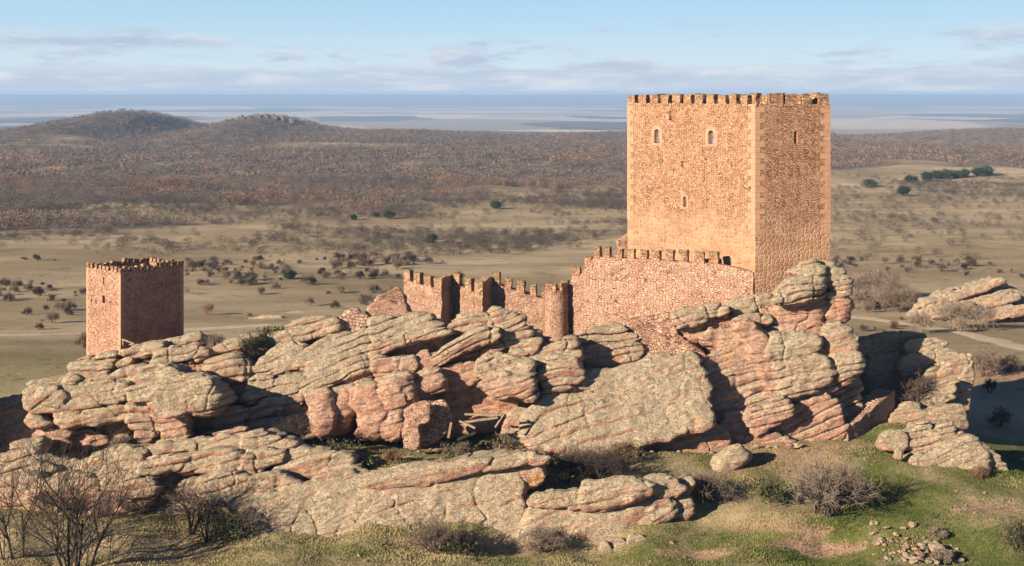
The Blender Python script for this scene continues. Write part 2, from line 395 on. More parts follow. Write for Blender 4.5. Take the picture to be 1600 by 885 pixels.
def mat_ground():
    m, t, b = new_mat('ground_cover')
    P = t.new('ShaderNodeNewGeometry').outputs['Position']
    x, y, z = t.sep(P)[:3]
    cov = t.new('ShaderNodeAttribute', attribute_name='cover').outputs['Color']
    gr, so, wo = t.sep(cov)[:3]
    n1 = t.noise(t.scalev(P, (.6, 1, 1)), .016, 5, .6); n2 = t.noise(P, .11, 5, .65); n3 = t.noise(P, .9, 5, .7); n4 = t.noise(P, 5, 4, .7)
    band = t.noise(t.scalev(P, (.012, .06, .0)), 1.0, 5, .6)
    dry = t.mix(t.ramp(n1, .36, .64), (.29, .215, .115), (.45, .345, .205))
    dry = t.mix(t.ramp(band, .45, .66, 0, .6), dry, (.21, .165, .085))
    dry = t.mix(t.ramp(n2, .5, .72, 0, .55), dry, (.18, .15, .085))
    dry = t.mix(t.ramp(n3, .5, .75, 0, .4), dry, (.48, .38, .23))
    tf = t.voro(t.vmath('ADD', P, t.vmath('SCALE', t.comb(n2, n3, 0), scale=6)), .22, 'F1', 1.0)
    tuft = t.math('MULTIPLY', t.ramp(tf.outputs['Distance'], .22, .12), t.ramp(n2, .40, .55))
    dry = t.mix(t.math('MULTIPLY', tuft, .7), dry, (.115, .095, .05))
    dry = t.mix(t.ramp(t.noise(t.scalev(P, (.05, .3, 0)), 1.0, 6, .7), .56, .70, 0, .55), dry, (.15, .125, .07))
    # field pattern of the far plain
    fw = t.vmath('ADD', t.scalev(P, (.00115, .0008, 0)), t.vmath('SCALE', t.comb(t.noise(P, .0006, 3), t.noise(P, .0009, 3), 0), scale=.9))
    fv = t.voro(fw, 1.0, 'F1', 1.0, '2D').outputs['Color']
    f1, f2, f3 = t.sep(fv)[:3]
    field = t.mix(t.ramp(f1, .2, .8), (.30, .25, .19), (.56, .48, .38))
    field = t.mix(t.ramp(f2, .72, .76), field, (.10, .095, .07))
    nf = t.noise(t.scalev(P, (.00055, .00042, 0)), 1.0, 6, .65)
    field = t.mix(t.ramp(nf, .56, .62, 0, .9), field, (.07, .07, .06))
    far = t.ramp(y, 2700, 4200)
    esc = t.ramp(y, 17200, 18500)
    c = t.mix(far, dry, field)
    c = t.mix(esc, c, (.07, .075, .06))
    turf = t.mix(t.ramp(n3, .3, .7), (.075, .10, .018), (.18, .165, .05))
    turf = t.mix(t.ramp(n2, .45, .65, 0, .8), turf, (.05, .072, .014))
    turf = t.mix(t.ramp(n4, .5, .72, 0, .5), turf, (.33, .265, .125))
    c = t.mix(t.ramp(t.math('ADD', gr, t.math('MULTIPLY', t.math('SUBTRACT', n3, .5), .7)), .15, .6), c, turf)
    earth = t.mix(t.ramp(n3, .35, .7), (.34, .195, .13), (.44, .285, .20))
    earth = t.mix(t.ramp(n4, .55, .72, 0, .5), earth, (.2, .13, .085))
    c = t.mix(t.ramp(t.math('ADD', so, t.math('MULTIPLY', t.math('SUBTRACT', n3, .5), .6)), .3, .65), c, earth)
    wf = t.mix(t.ramp(t.noise(P, .045, 6, .7), .4, .62), (.085, .066, .054), (.20, .15, .10))
    c = t.mix(wo, c, wf)
    t.put(b.inputs['Base Color'], c)
    h = t.math('ADD', t.math('MULTIPLY', n3, .5), t.math('MULTIPLY', n4, .35))
    t.put(b.inputs['Normal'], t.bump(h, .8, .35))
    return m
ground = tag(link('ground', gme, mat_ground()), kind='structure')

def hz(x, y): return float(hgt(np.array([x]), np.array([y]))[0])

def strip(name, pts, w, mat):
    V = []; Qs = []
    P = np.array(pts, float); n = len(P)
    for i in range(n):
        tdir = P[min(i+1, n-1)]-P[max(i-1, 0)]; tdir /= np.linalg.norm(tdir); nn = np.array([-tdir[1], tdir[0]])
        ww = w*(1+.25*vn(i*.4, 0, 0, 5))
        for s in (-1, -.33, .33, 1):
            q = P[i]+nn*s*ww*.5
            V.append((q[0], q[1], hz(q[0], q[1])+(.10 if abs(s) < .9 else .03)))
    for i in range(n-1):
        for j in range(3):
            a = i*4+j; Qs.append((a, a+1, a+5, a+4))
    return tag(link(name, mesh_np(name, V, Qs), mat), kind='structure')
def ground_at(px, py, lo=130.0, hi=3000.0):
    """the point of the terrain seen at a photo pixel"""
    ys = np.geomspace(lo, hi, 900); xs = (px-800)/F*ys
    zs = hgt(xs, ys); ray = EZ-(py-HY)/F*ys
    k = np.argmax(zs >= ray)
    return xs[k], ys[k]
def smooth_path(pix, n=70):
    W = np.array([ground_at(*p) for p in pix]); s = np.linspace(0, len(W)-1, n)
    k = np.arange(len(W))
    return np.stack([np.interp(s, k, W[:, 0]), np.interp(s, k, W[:, 1])], -1)
M_ROAD = mat_plain('dirt_road_surface', (.56, .44, .31), (.44, .33, .22), .6, bump=.03)
strip('dirt_road', smooth_path([(-260, 527), (-100, 526), (60, 524), (160, 522), (300, 516), (420, 508)]), 4.5, M_ROAD)
strip('dirt_road', smooth_path([(1250, 490), (1335, 496), (1390, 503), (1450, 512), (1500, 520), (1550, 532), (1610, 548), (1750, 575)]), 4.2, M_ROAD)

# ------------------------------------------------------------------ rock builder (signed-distance slabs, meshed with surface nets)
def surface_nets(S, org, h):
    ins = S < 0
    nx, ny, nz = S.shape
    cnt = np.zeros((nx-1, ny-1, nz-1), np.int8)
    offs = [(a, b, c) for a in (0, 1) for b in (0, 1) for c in (0, 1)]
    for a, b, c in offs: cnt += ins[a:nx-1+a, b:ny-1+b, c:nz-1+c]
    act = (cnt > 0) & (cnt < 8)
    I = np.argwhere(act)
    acc = np.zeros((len(I), 3), np.float32); num = np.zeros(len(I), np.float32)
    for o in offs:
        for ax in range(3):
            if o[ax]: continue
            e = list(o); e[ax] = 1
            va = S[I[:, 0]+o[0], I[:, 1]+o[1], I[:, 2]+o[2]]; vb = S[I[:, 0]+e[0], I[:, 1]+e[1], I[:, 2]+e[2]]
            cr = (va < 0) != (vb < 0)
            tt = np.where(cr, va/np.where(cr, va-vb, 1), 0)
            p = np.zeros((len(I), 3), np.float32) + np.array(o, np.float32); p[:, ax] += tt
            acc += p*cr[:, None]; num += cr
    V = np.array(org, np.float32) + h*(I + acc/num[:, None])
    ids = np.full(act.shape, -1, np.int32); ids[act] = np.arange(len(I))
    quads = []
    for ax in range(3):
        A = np.moveaxis(ins, ax, 0); D = np.moveaxis(ids, ax, 0)
        cr = A[:-1, 1:-1, 1:-1] != A[1:, 1:-1, 1:-1]
        K = np.argwhere(cr); i, j, k = K[:, 0], K[:, 1]+1, K[:, 2]+1
        q = np.stack([D[i, j-1, k-1], D[i, j, k-1], D[i, j, k], D[i, j-1, k]], -1)
        fl = ~A[i, j, k]
        if ax == 1: fl = ~fl
        q[fl] = q[fl][:, ::-1]
        quads.append(q)
    Qd = np.concatenate(quads)
    Qd = Qd[(Qd >= 0).all(1)]
    return V, Qd

def poly_sdf(P, gx, gz):
    d = np.full(gx.shape, 1e9); ins = np.zeros(gx.shape, bool)
    n = len(P)
    for i in range(n):
        ax, az = P[i]; bx, bz = P[(i+1) % n]
        ex, ez = bx-ax, bz-az
        wx, wz = gx-ax, gz-az
        tt = np.clip((wx*ex+wz*ez)/(ex*ex+ez*ez+1e-12), 0, 1)
        d = np.minimum(d, (wx-ex*tt)**2+(wz-ez*tt)**2)
        c = ((az > gz) != (bz > gz)) & (gx < (bx-ax)*(gz-az)/(bz-az+1e-12)+ax)
        ins ^= c
    d = np.sqrt(d)
    return np.where(ins, -d, d)

ZO = dict(A=(0, 520, 4.424), B=(180, 490, 4.424), C=(380, 480, 4.424), D=(580, 470, 4.424), E=(780, 470, 4.424), F=(960, 420, 4.424), G=(1130, 400, 4.424),
          H=(1000, 540, 4.917), I=(1280, 500, 3.278), J=(0, 660, 4.427), K=(280, 660, 4.427), L=(560, 690, 4.54), M=(800, 690, 4.54), N=(1300, 680, 4.317), P=(0, 0, 1), R=(580, 600, 5.714), S=(1250, 380, 2.949))
_seed = [100]
def rock(name, z, pts, Y, T=3.5, w=.6, lean=.16, rnd=.3, amp=.32, dip=.2, h=.092, dive=.24, strata=.19, bedth=.78, parent=None, mat=None, grow=.17, skew=0.0, dense=1.0, **kw):
    """a closed sandstone bed: outline in elevation (metres, from the survey photo), front at depth Y, T deep, leaning back, bedded and eroded"""
    _seed[0] += 1; sd = _seed[0]
    ox, oy, sc = ZO[z]
    P = np.array([PT(ox+a/sc, oy+b/sc, Y) for a, b in pts])[:, [0, 2]]
    for _ in range(1):                                   # corner cutting
        Qp = np.roll(P, -1, 0); P = np.stack([.8*P+.2*Qp, .2*P+.8*Qp], 1).reshape(-1, 2)
    x0, z0 = P.min(0); x1, z1 = P.max(0); zc = (z0+z1)/2
    mg = amp+grow+strata+2*h
    ya = Y - mg - abs(lean)*(z1-z0)/2; yb = Y+T+mg+abs(lean)*(z1-z0)/2
    gx = np.arange(x0-mg-abs(skew)*T, x1+mg+abs(skew)*T, h); gz = np.arange(z0-mg-dive*(T+1), z1+mg+.3, h); gy = np.arange(ya, yb, h)
    # 2-D table of the outline
    hr = .1 if (x1-x0) < 30 else .2
    tx = np.arange(x0-3, x1+3, hr); tz = np.arange(z0-3, z1+3, hr)
    T2 = poly_sdf(P, *np.meshgrid(tx, tz, indexing='ij')).astype(np.float32)
    inr = -T2.min()
    X, Yg, Z = np.meshgrid(gx, gy, gz, indexing='ij', sparse=True)
    W = (Yg - lean*(Z-zc) - Y).astype(np.float32)
    xx = X - skew*W; zz = Z + dive*W
    xx = xx + .30*vn(X/1.5, Yg/2.2, Z/.9, 61) + .12*vn(X/.5, Yg/.8, Z/.35, 67); zz = zz + .16*vn(X/1.3, Yg/2, Z/.8, 63) + .06*vn(X/.5, Yg/.8, Z/.4, 69)
    fi = np.clip((xx-tx[0])/hr, 0, len(tx)-1.01); fj = np.clip((zz-tz[0])/hr, 0, len(tz)-1.01)
    fi, fj = np.broadcast_arrays(fi, fj)
    i0 = fi.astype(np.int32); j0 = fj.astype(np.int32); fi = fi-i0; fj = fj-j0
    d2 = (T2[i0, j0]*(1-fi)*(1-fj)+T2[i0+1, j0]*fi*(1-fj)+T2[i0, j0+1]*(1-fi)*fj+T2[i0+1, j0+1]*fi*fj).astype(np.float32)
    r = min(rnd, inr*.92, T*.45)
    q1 = d2+r-grow; q2 = np.abs(W-T/2)-T/2+r
    S = np.sqrt(np.maximum(q1, 0)**2+np.maximum(q2, 0)**2)+np.minimum(np.maximum(q1, q2), 0)-r
    S = S.astype(np.float32)
    band = np.abs(S) < (amp*1.6+strata*3+.25)
    bi = np.nonzero(band)
    bx = gx[bi[0]].astype(np.float32); by = gy[bi[1]].astype(np.float32); bz = gz[bi[2]].astype(np.float32)
    wv = fbm(bx/3.2, by/3.2, bz/3.2, 11, 3)
    bed = bz - dip*bx + .12*by + .3*wv
    rg = 1-2*np.abs(vn(bx/3.0, by/2.6, bed/1.1, 29))                  # sharp-edged hollows and ribs
    rg2 = 1-2*np.abs(vn(bx/1.3, by/1.1, bed/.5, 33))
    n = amp*(.62*wv - .26*rg - .20*rg2 + .22*vn(bx/1.4, by/1.2, bed/.7, 31) + .24*vn(bx/.6, by/.5, bed/.34, 37))
    fr_ = bed/bedth + .75*vn(bx/11, by/11, bed/1.9, 43) + .10*vn(bx/1.6, by/1.6, bed/2, 44)
    kf = np.floor(fr_); f = fr_-kf
    f0 = np.clip(f/.24, 0, 1); f0 = f0*f0*(3-2*f0)
    off = _hash(kf.astype(np.int64), kf.astype(np.int64)*0, kf.astype(np.int64)*0, 7)
    A = strata*1.9*min(1, .35+bedth*.75)*np.clip(.55+.85*vn(bx/4.5, by/4.5, bz/4.5, 48), .08, 1.25)
    n = n + A*((1-f0)*1.0 + 0.3*np.clip((f-.7)/.3, 0, 1)**2 + .35*off - .40)   # each bed juts over the softer one below
    n = n + strata*.35*vn(bx/5, by/5, bed/.2, 47)
    vj = vn(bx/2.6+.5*wv, by/2.6, bz/9, 53)
    n = n + strata*.9*np.maximum(0, 1-np.abs(vj)/.07)                # upright cracks
    S[bi] += n*.9
    V, Qd = surface_nets(S, (gx[0], gy[0], gz[0]), h)
    me = mesh_np(name, V, Qd)
    me.set_sharp_from_angle(angle=R(48))
    o = link(name, me, mat or M_ROCK, parent)
    o['weather'] = float(w)
    return tag(o, **kw) if kw else o

def rocks(parent, items):
    for it in items:
        z, pts, Y, w = it[:4]; kw = it[4] if len(it) > 4 else {}
        nm = kw.pop('name', 'ledge_slab' if w >= .5 else 'rock_face')
        Y = Y + (.5 if w < .3 else -.2)
        rock(nm, z, pts, Y, w=w, parent=parent, **kw)

# ---- main outcrop under the castle
main = rock('rock_outcrop', 'P', [(75, 655), (120, 600), (230, 572), (420, 545), (560, 530), (700, 520), (900, 545), (1000, 545), (1120, 510), (1220, 480), (1300, 440), (1325, 520), (1332, 600), (1312, 700), (1100, 720), (800, 720), (300, 720), (90, 720)],
            124, T=18, w=.15, h=.25, rnd=1.6, amp=.7, lean=.5, strata=.3, label='long pink and grey layered sandstone crag carrying the castle walls and keep', cat='rock outcrop')
rocks(main, [
 # west end
 ('A', [(195, 620), (260, 560), (400, 540), (880, 520), (930, 700), (760, 790), (560, 850), (470, 900), (380, 1000), (240, 1000), (270, 800), (225, 720), (290, 690)], 113.7, .12, dict(T=9, amp=.45, h=.16)),
 ('A', [(215, 365), (300, 330), (400, 315), (515, 318), (500, 350), (420, 380), (300, 390), (230, 385)], 116, .9),
 ('A', [(160, 480), (200, 410), (270, 385), (420, 395), (520, 365), (640, 350), (800, 345), (880, 360), (875, 440), (760, 480), (640, 500), (500, 505), (330, 540), (230, 530)], 112.3, .88, dict(T=6.5)),
 ('A', [(255, 470), (265, 430), (330, 390), (420, 400), (470, 440), (440, 490), (330, 500)], 111.9, .9, dict(T=2)),
 ('A', [(370, 560), (420, 525), (540, 515), (560, 560), (570, 600), (500, 635), (400, 625)], 112.3, .8, dict(T=4)),
 ('A', [(565, 590), (600, 540), (720, 520), (860, 500), (880, 560), (760, 590), (640, 610), (590, 610)], 112.4, .8, dict(T=4)),
 ('A', [(195, 610), (230, 580), (290, 600), (330, 640), (260, 660)], 112.2, .55),
 ('A', [(285, 700), (400, 640), (480, 680), (470, 730), (330, 760)], 112.2, .1),
 ('A', [(265, 770), (400, 735), (490, 760), (470, 800), (300, 840)], 111.9, .1),
 ('A', [(250, 850), (400, 810), (480, 860), (420, 960), (250, 960)], 111.6, .12),
 ('A', [(465, 720), (540, 680), (640, 690), (720, 740), (640, 790), (500, 790)], 112.8, .1),
 ('A', [(735, 310), (800, 265), (900, 230), (985, 240), (975, 320), (860, 335), (760, 345)], 115.5, .85),
 ('A', [(545, 355), (640, 310), (740, 290), (735, 330), (640, 360)], 115.5, .8),
 ('A', [(620, 215), (700, 150), (795, 145), (790, 195), (680, 220)], 119.3, .75, dict(T=3)),
 ('A', [(490, 245), (560, 200), (620, 185), (610, 240), (520, 260)], 120, .75, dict(T=3)),
 ('A', [(470, 300), (540, 245), (640, 235), (780, 220), (760, 290), (600, 310), (500, 320)], 118.3, .55, dict(T=4)),
 ('A', [(480, 330), (600, 260), (780, 210), (840, 180), (1106, 110), (1106, 330), (880, 350), (600, 380)], 119.3, .2, dict(T=8)),
 ('A', [(760, 250), (830, 170), (900, 180), (890, 230)], 118, .5, dict(T=3)),
 ('B', [(30, 275), (130, 235), (250, 210), (330, 205), (300, 260), (180, 290), (60, 295)], 119.3, .8, dict(T=4)),
 ('B', [(290, 240), (360, 190), (480, 155), (585, 140), (570, 200), (520, 230), (400, 255), (300, 255)], 120.6, .8),
 ('B', [(250, 345), (300, 265), (420, 250), (560, 235), (650, 250), (630, 300), (480, 325), (350, 335)], 118.6, .8),
 ('B', [(645, 280), (660, 245), (750, 185), (850, 150), (990, 140), (985, 190), (850, 240), (720, 275)], 119.3, .8),
 ('B', [(400, 380), (480, 340), (600, 330), (620, 440), (500, 450)], 118.6, .15, dict(T=6)),
 ('B', [(590, 400), (620, 335), (720, 290), (830, 270), (930, 380), (940, 460), (860, 485), (740, 480), (640, 465)], 116.8, .6, dict(rnd=.9)),
 ('B', [(680, 520), (760, 490), (900, 490), (905, 560), (860, 600), (760, 610)], 117, .45),
 ('B', [(150, 450), (190, 380), (280, 350), (400, 370), (420, 410), (500, 430), (430, 460), (330, 475), (220, 500), (175, 490)], 113.3, .88),
 ('B', [(75, 545), (130, 515), (250, 490), (380, 450), (500, 435), (620, 460), (660, 500), (560, 560), (480, 680), (400, 700), (310, 680), (220, 610), (120, 600)], 110.8, .88, dict(T=6)),
 ('B', [(430, 550), (520, 500), (640, 475), (700, 530), (745, 590), (680, 660), (560, 690), (480, 650)], 110.5, .95, dict(T=6, rnd=.8)),
 ('B', [(85, 640), (150, 610), (210, 620), (290, 720), (300, 800), (270, 860), (180, 880), (130, 800), (95, 720)], 112, .55, dict(name='rock_pillar', lean=.05)),
 ('B', [(210, 620), (330, 690), (470, 690), (480, 860), (440, 910), (320, 890), (295, 800), (280, 740)], 111.7, .3, dict(name='rock_pillar', lean=.05)),
 ('B', [(470, 690), (700, 640), (900, 650), (960, 760), (960, 920), (600, 920), (480, 920)], 116.3, .12, dict(T=7)),
 ('B', [(690, 680), (890, 660), (880, 760), (840, 810), (740, 830), (690, 760)], 113.6, .2),
 ('B', [(530, 760), (700, 690), (760, 720), (720, 780), (600, 790)], 114.2, .15, dict(T=3)),
 ('B', [(640, 850), (740, 830), (900, 800), (915, 910), (640, 920)], 112.6, .2),
 ('B', [(700, 600), (960, 600), (975, 660), (900, 680), (720, 660)], 116.8, .1),
 # middle
 ('C', [(130, 240), (180, 200), (300, 165), (450, 135), (560, 105), (640, 95), (630, 170), (500, 195), (380, 235), (250, 260), (160, 262)], 120.6, .82),
 ('C', [(290, 150), (380, 105), (480, 75), (600, 75), (560, 110), (440, 130)], 124, .8, dict(T=3)),
 ('C', [(45, 430), (110, 380), (200, 290), (300, 260), (430, 255), (400, 350), (390, 400), (250, 425), (120, 430)], 117.8, .68, dict(lean=.6)),
 ('C', [(50, 440), (240, 430), (270, 450), (200, 480), (70, 480)], 117.2, .65),
 ('C', [(250, 450), (430, 390), (430, 480), (300, 490)], 118, .2),
 ('C', [(10, 615), (60, 520), (120, 480), (195, 500), (190, 590), (100, 610), (40, 630)], 115.8, .7, dict(lean=.5)),
 ('C', [(190, 585), (200, 510), (300, 490), (420, 480), (390, 560), (300, 590), (210, 605)], 116, .6, dict(lean=.5)),
 ('C', [(385, 380), (430, 290), (560, 220), (700, 190), (860, 165), (865, 350), (760, 340), (640, 365), (540, 370), (420, 400)], 118.3, .72, dict(lean=.8, dip=.36, strata=.24, rnd=.4)),
 ('C', [(385, 575), (420, 470), (430, 400), (560, 365), (700, 345), (870, 360), (865, 440), (740, 450), (640, 490), (600, 530), (480, 565)], 116.6, .55, dict(lean=.6, dip=.36, rnd=.4)),
 ('C', [(600, 530), (740, 470), (870, 455), (900, 520), (760, 545), (620, 560)], 116.2, .15),
 ('C', [(120, 640), (250, 610), (380, 600), (400, 640), (360, 690), (230, 710), (140, 680)], 115.4, .3),
 ('C', [(0, 720), (150, 680), (300, 690), (440, 690), (480, 780), (480, 900), (20, 900)], 115.2, .12, dict(amp=.45)),
 ('C', [(0, 740), (60, 700), (180, 690), (230, 720), (120, 760), (30, 790)], 114.5, .25),
 ('C', [(20, 800), (150, 780), (280, 790), (290, 830), (140, 850), (20, 860)], 114.2, .15),
 ('C', [(400, 640), (430, 600), (600, 580), (610, 700), (600, 870), (480, 890), (480, 700)], 114.2, .08, dict(lean=.15, rnd=.9, dip=.1, strata=.06)),
 ('C', [(600, 560), (760, 540), (760, 700), (700, 830), (600, 870), (620, 680)], 115, .08, dict(lean=.15, rnd=.9, strata=.06)),
 ('C', [(740, 560), (920, 520), (960, 660), (1000, 760), (960, 900), (780, 900), (820, 760), (750, 670)], 113.9, .08, dict(lean=.2, rnd=.9, strata=.08)),
 ('C', [(960, 760), (1106, 700), (1150, 900), (960, 900)], 113.6, .08, dict(rnd=.8)),
 ('D', [(0, 140), (110, 130), (210, 120), (330, 95), (420, 130), (500, 190), (420, 215), (280, 240), (130, 265), (0, 300)], 118.8, .75, dict(lean=.7, dip=.36, strata=.24, rnd=.4)),
 ('D', [(0, 290), (140, 260), (300, 240), (420, 210), (540, 205), (530, 230), (330, 265), (250, 290), (120, 320), (40, 370), (0, 380)], 117.6, .68, dict(dip=.3, rnd=.35)),
 ('D', [(0, 400), (150, 400), (300, 385), (330, 460), (220, 470), (80, 485), (0, 490)], 116.8, .5, dict(dip=.25)),
 ('D', [(0, 300), (540, 215), (600, 300), (430, 360), (330, 400), (0, 420)], 119, .1, dict(T=6)),
 ('D', [(0, 480), (300, 460), (300, 540), (60, 570)], 116.2, .1),
 ('D', [(30, 560), (130, 510), (280, 490), (290, 590), (310, 680), (250, 735), (110, 755), (60, 680)], 113.7, .12, dict(rnd=1.2, lean=.1)),
 ('D', [(280, 560), (330, 490), (430, 470), (510, 540), (500, 590), (420, 620), (340, 650), (290, 620)], 115, .15, dict(rnd=.8)),
 ('D', [(300, 410), (380, 350), (440, 400), (430, 460), (340, 460)], 116.6, .1),
 ('D', [(550, 200), (580, 140), (680, 105), (770, 90), (840, 120), (830, 160), (740, 170), (640, 200), (570, 215)], 119.3, .72),
 ('D', [(540, 230), (640, 200), (850, 150), (870, 210), (640, 270), (560, 300)], 119.6, .4),
 ('D', [(430, 390), (520, 320), (640, 250), (760, 210), (860, 200), (870, 260), (760, 290), (640, 320), (540, 370), (450, 450), (430, 430)], 117.3, .65, dict(dip=.5, strata=.22)),
 ('D', [(830, 60), (880, 60), (910, 100), (1050, 120), (1050, 180), (900, 250), (850, 230), (820, 150)], 118.8, .6, dict(dip=.36)),
 ('D', [(890, 245), (1000, 215), (1106, 190), (1130, 300), (1106, 340), (980, 385), (940, 320)], 118.6, .65),
 ('D', [(705, 500), (740, 420), (830, 380), (960, 390), (1106, 430), (1106, 500), (980, 520), (920, 500), (780, 515)], 115.8, .68, dict(lean=.5)),
 ('D', [(745, 580), (800, 550), (920, 500), (1000, 530), (1106, 540), (1106, 680), (980, 640), (900, 660), (800, 610)], 115, .42),
 ('D', [(280, 480), (430, 340), (870, 250), (1106, 400), (1106, 700), (880, 690), (600, 700), (300, 680)], 118.2, .1, dict(T=6, amp=.5, h=.16)),
 ('D', [(500, 480), (720, 420), (740, 560), (560, 620), (500, 580)], 116.8, .1),
 ('D', [(760, 340), (880, 280), (900, 360), (780, 380)], 117.6, .1),
 ('D', [(280, 690), (900, 660), (1106, 680), (1000, 900), (600, 900), (280, 900)], 117.8, .08, dict(T=5, strata=.08)),
 ('E', [(0, 180), (60, 140), (170, 120), (165, 185), (60, 210), (10, 240)], 119.3, .5),
 ('E', [(15, 260), (130, 215), (240, 195), (300, 250), (120, 300), (60, 330)], 119.3, .6),
 ('E', [(60, 350), (120, 290), (300, 260), (290, 310), (180, 380), (90, 385)], 118.3, .55),
 ('E', [(130, 420), (260, 345), (420, 310), (540, 250), (545, 330), (400, 360), (260, 390)], 118.6, .68, dict(T=7)),
 ('E', [(200, 440), (330, 395), (340, 440), (240, 455)], 118, .6),
 ('E', [(330, 410), (440, 370), (560, 355), (570, 390), (440, 420), (350, 440)], 117.8, .6),
 ('E', [(255, 525), (310, 485), (440, 450), (540, 400), (545, 480), (600, 510), (560, 560), (440, 590), (360, 580)], 116.6, .5),
 ('E', [(0, 540), (110, 500), (200, 480), (260, 590), (230, 660), (120, 640)], 116.2, .4),
 ('E', [(545, 240), (680, 210), (840, 170), (940, 230), (950, 275), (860, 290), (700, 300), (560, 310)], 122.2, .6),
 ('E', [(580, 370), (640, 325), (760, 310), (970, 310), (985, 360), (900, 430), (760, 460), (640, 500), (600, 470)], 121.2, .55),
 ('E', [(300, 440), (560, 320), (990, 320), (930, 480), (600, 570), (300, 610)], 121, .1, dict(T=6)),
 # great dip slab
 ('P', [(812, 655), (850, 622), (910, 594), (1000, 574), (1060, 564), (1098, 563), (1105, 600), (1110, 640), (1112, 662), (1060, 668), (1020, 680), (960, 690), (880, 694), (840, 690), (815, 675)], 116.3, .5, dict(T=7, lean=.75, dip=.28, rnd=.5, strata=.13, bedth=1.1, amp=.4)),
 ('P', [(830, 690), (960, 668), (1110, 655), (1140, 690), (1130, 712), (1000, 712), (860, 712)], 115.9, .1, dict(dip=.3, strata=.22)),
 ('P', [(775, 700), (790, 655), (830, 628), (880, 602), (930, 588), (890, 640), (850, 700)], 116.8, .1, dict(lean=.8, strata=.06)),
 ('E', [(560, 580), (760, 520), (930, 470), (1000, 480), (900, 540), (640, 620)], 119, .1, dict(strata=.06)),
 # east cliff
 ('P', [(1098, 575), (1110, 555), (1150, 535), (1195, 510), (1210, 580), (1222, 645), (1180, 660), (1140, 672), (1112, 645), (1100, 600)], 120, .3, dict(lean=.25, T=5)),
 ('F', [(415, 330), (430, 300), (560, 270), (740, 255), (800, 280), (760, 320), (600, 360), (450, 390), (420, 370)], 121.8, .75),
 ('F', [(420, 360), (600, 360), (800, 320), (850, 380), (700, 440), (620, 480), (500, 500), (450, 440)], 122.4, .15),
 ('F', [(800, 265), (850, 220), (950, 190), (1060, 180), (1070, 230), (1000, 270), (900, 290), (840, 320)], 123.3, .8, dict(T=3.5)),
 ('F', [(845, 380), (880, 345), (1000, 330), (1100, 340), (1080, 380), (960, 410), (880, 420)], 122.2, .55),
 ('F', [(830, 320), (1000, 280), (1090, 260), (1090, 340), (880, 350)], 123.4, .1),
 ('F', [(600, 490), (660, 440), (840, 400), (960, 420), (990, 540), (830, 570), (700, 540)], 121.6, .3),
 ('P', [(1150, 505), (1172, 500), (1205, 540), (1222, 600), (1238, 655), (1222, 668), (1204, 640), (1192, 590), (1172, 545)], 119, .12, dict(lean=.15)),
 ('G', [(350, 300), (400, 230), (480, 160), (640, 90), (700, 80), (740, 160), (730, 210), (650, 260), (520, 290), (400, 305)], 121.6, .95, dict(rnd=1.0, T=5, lean=.5)),
 ('G', [(495, 105), (530, 75), (630, 35), (660, 60), (560, 95)], 124.5, .75, dict(T=2)),
 ('G', [(620, 60), (700, 30), (760, 60), (740, 100), (650, 100)], 125.5, .7, dict(T=3)),
 ('G', [(735, 130), (770, 85), (850, 100), (905, 160), (900, 220), (870, 265), (790, 230), (750, 190)], 122.5, .95, dict(rnd=1.0, lean=.2)),
 ('G', [(360, 310), (690, 300), (705, 360), (700, 440), (640, 520), (450, 540), (340, 480), (350, 380)], 121.9, .08, dict(rnd=.8, dip=.1)),
 ('G', [(740, 240), (870, 250), (885, 330), (870, 450), (760, 490), (720, 400)], 122.8, .3, dict(rnd=.8, lean=.1)),
 ('G', [(290, 680), (330, 570), (400, 530), (560, 540), (680, 560), (690, 640), (560, 690), (440, 720), (320, 700)], 119.8, .9, dict(rnd=.6)),
 ('G', [(320, 720), (560, 690), (700, 640), (720, 720), (480, 740), (360, 760)], 120.2, .15),
 ('G', [(340, 760), (480, 720), (700, 690), (750, 760), (765, 860), (640, 910), (480, 960), (400, 960)], 119.2, .78, dict(rnd=.6)),
 ('G', [(370, 960), (640, 900), (770, 860), (800, 930), (640, 960), (480, 1010)], 119.3, .25),
 ('P', [(1195, 510), (1290, 500), (1312, 600), (1322, 700), (1230, 700), (1190, 640)], 121, .12, dict(T=8, amp=.45)),
 ('G', [(680, 560), (740, 470), (850, 460), (930, 590), (940, 660), (860, 680), (760, 680)], 120.6, .72, dict(rnd=.8)),
 ('G', [(740, 690), (860, 670), (950, 680), (975, 740), (950, 810), (870, 860), (780, 870), (760, 790)], 119.8, .7, dict(rnd=.9)),
 ('P', [(1298, 590), (1342, 585), (1340, 640), (1318, 700), (1290, 700), (1290, 620)], 121.5, .2, dict(T=8)),
 ('P', [(1128, 650), (1165, 643), (1169, 672), (1150, 700), (1132, 700)], 117.6, .2),
 ('P', [(1165, 645), (1225, 625), (1236, 642), (1210, 664), (1175, 684)], 117.8, .3),
 ('P', [(1200, 675), (1240, 642), (1290, 612), (1315, 640), (1314, 702), (1250, 702), (1180, 706)], 118.7, .08, dict(dip=.4, strata=.2)),
 ('P', [(1135, 690), (1200, 676), (1255, 696), (1140, 710)], 117.3, .1),
])

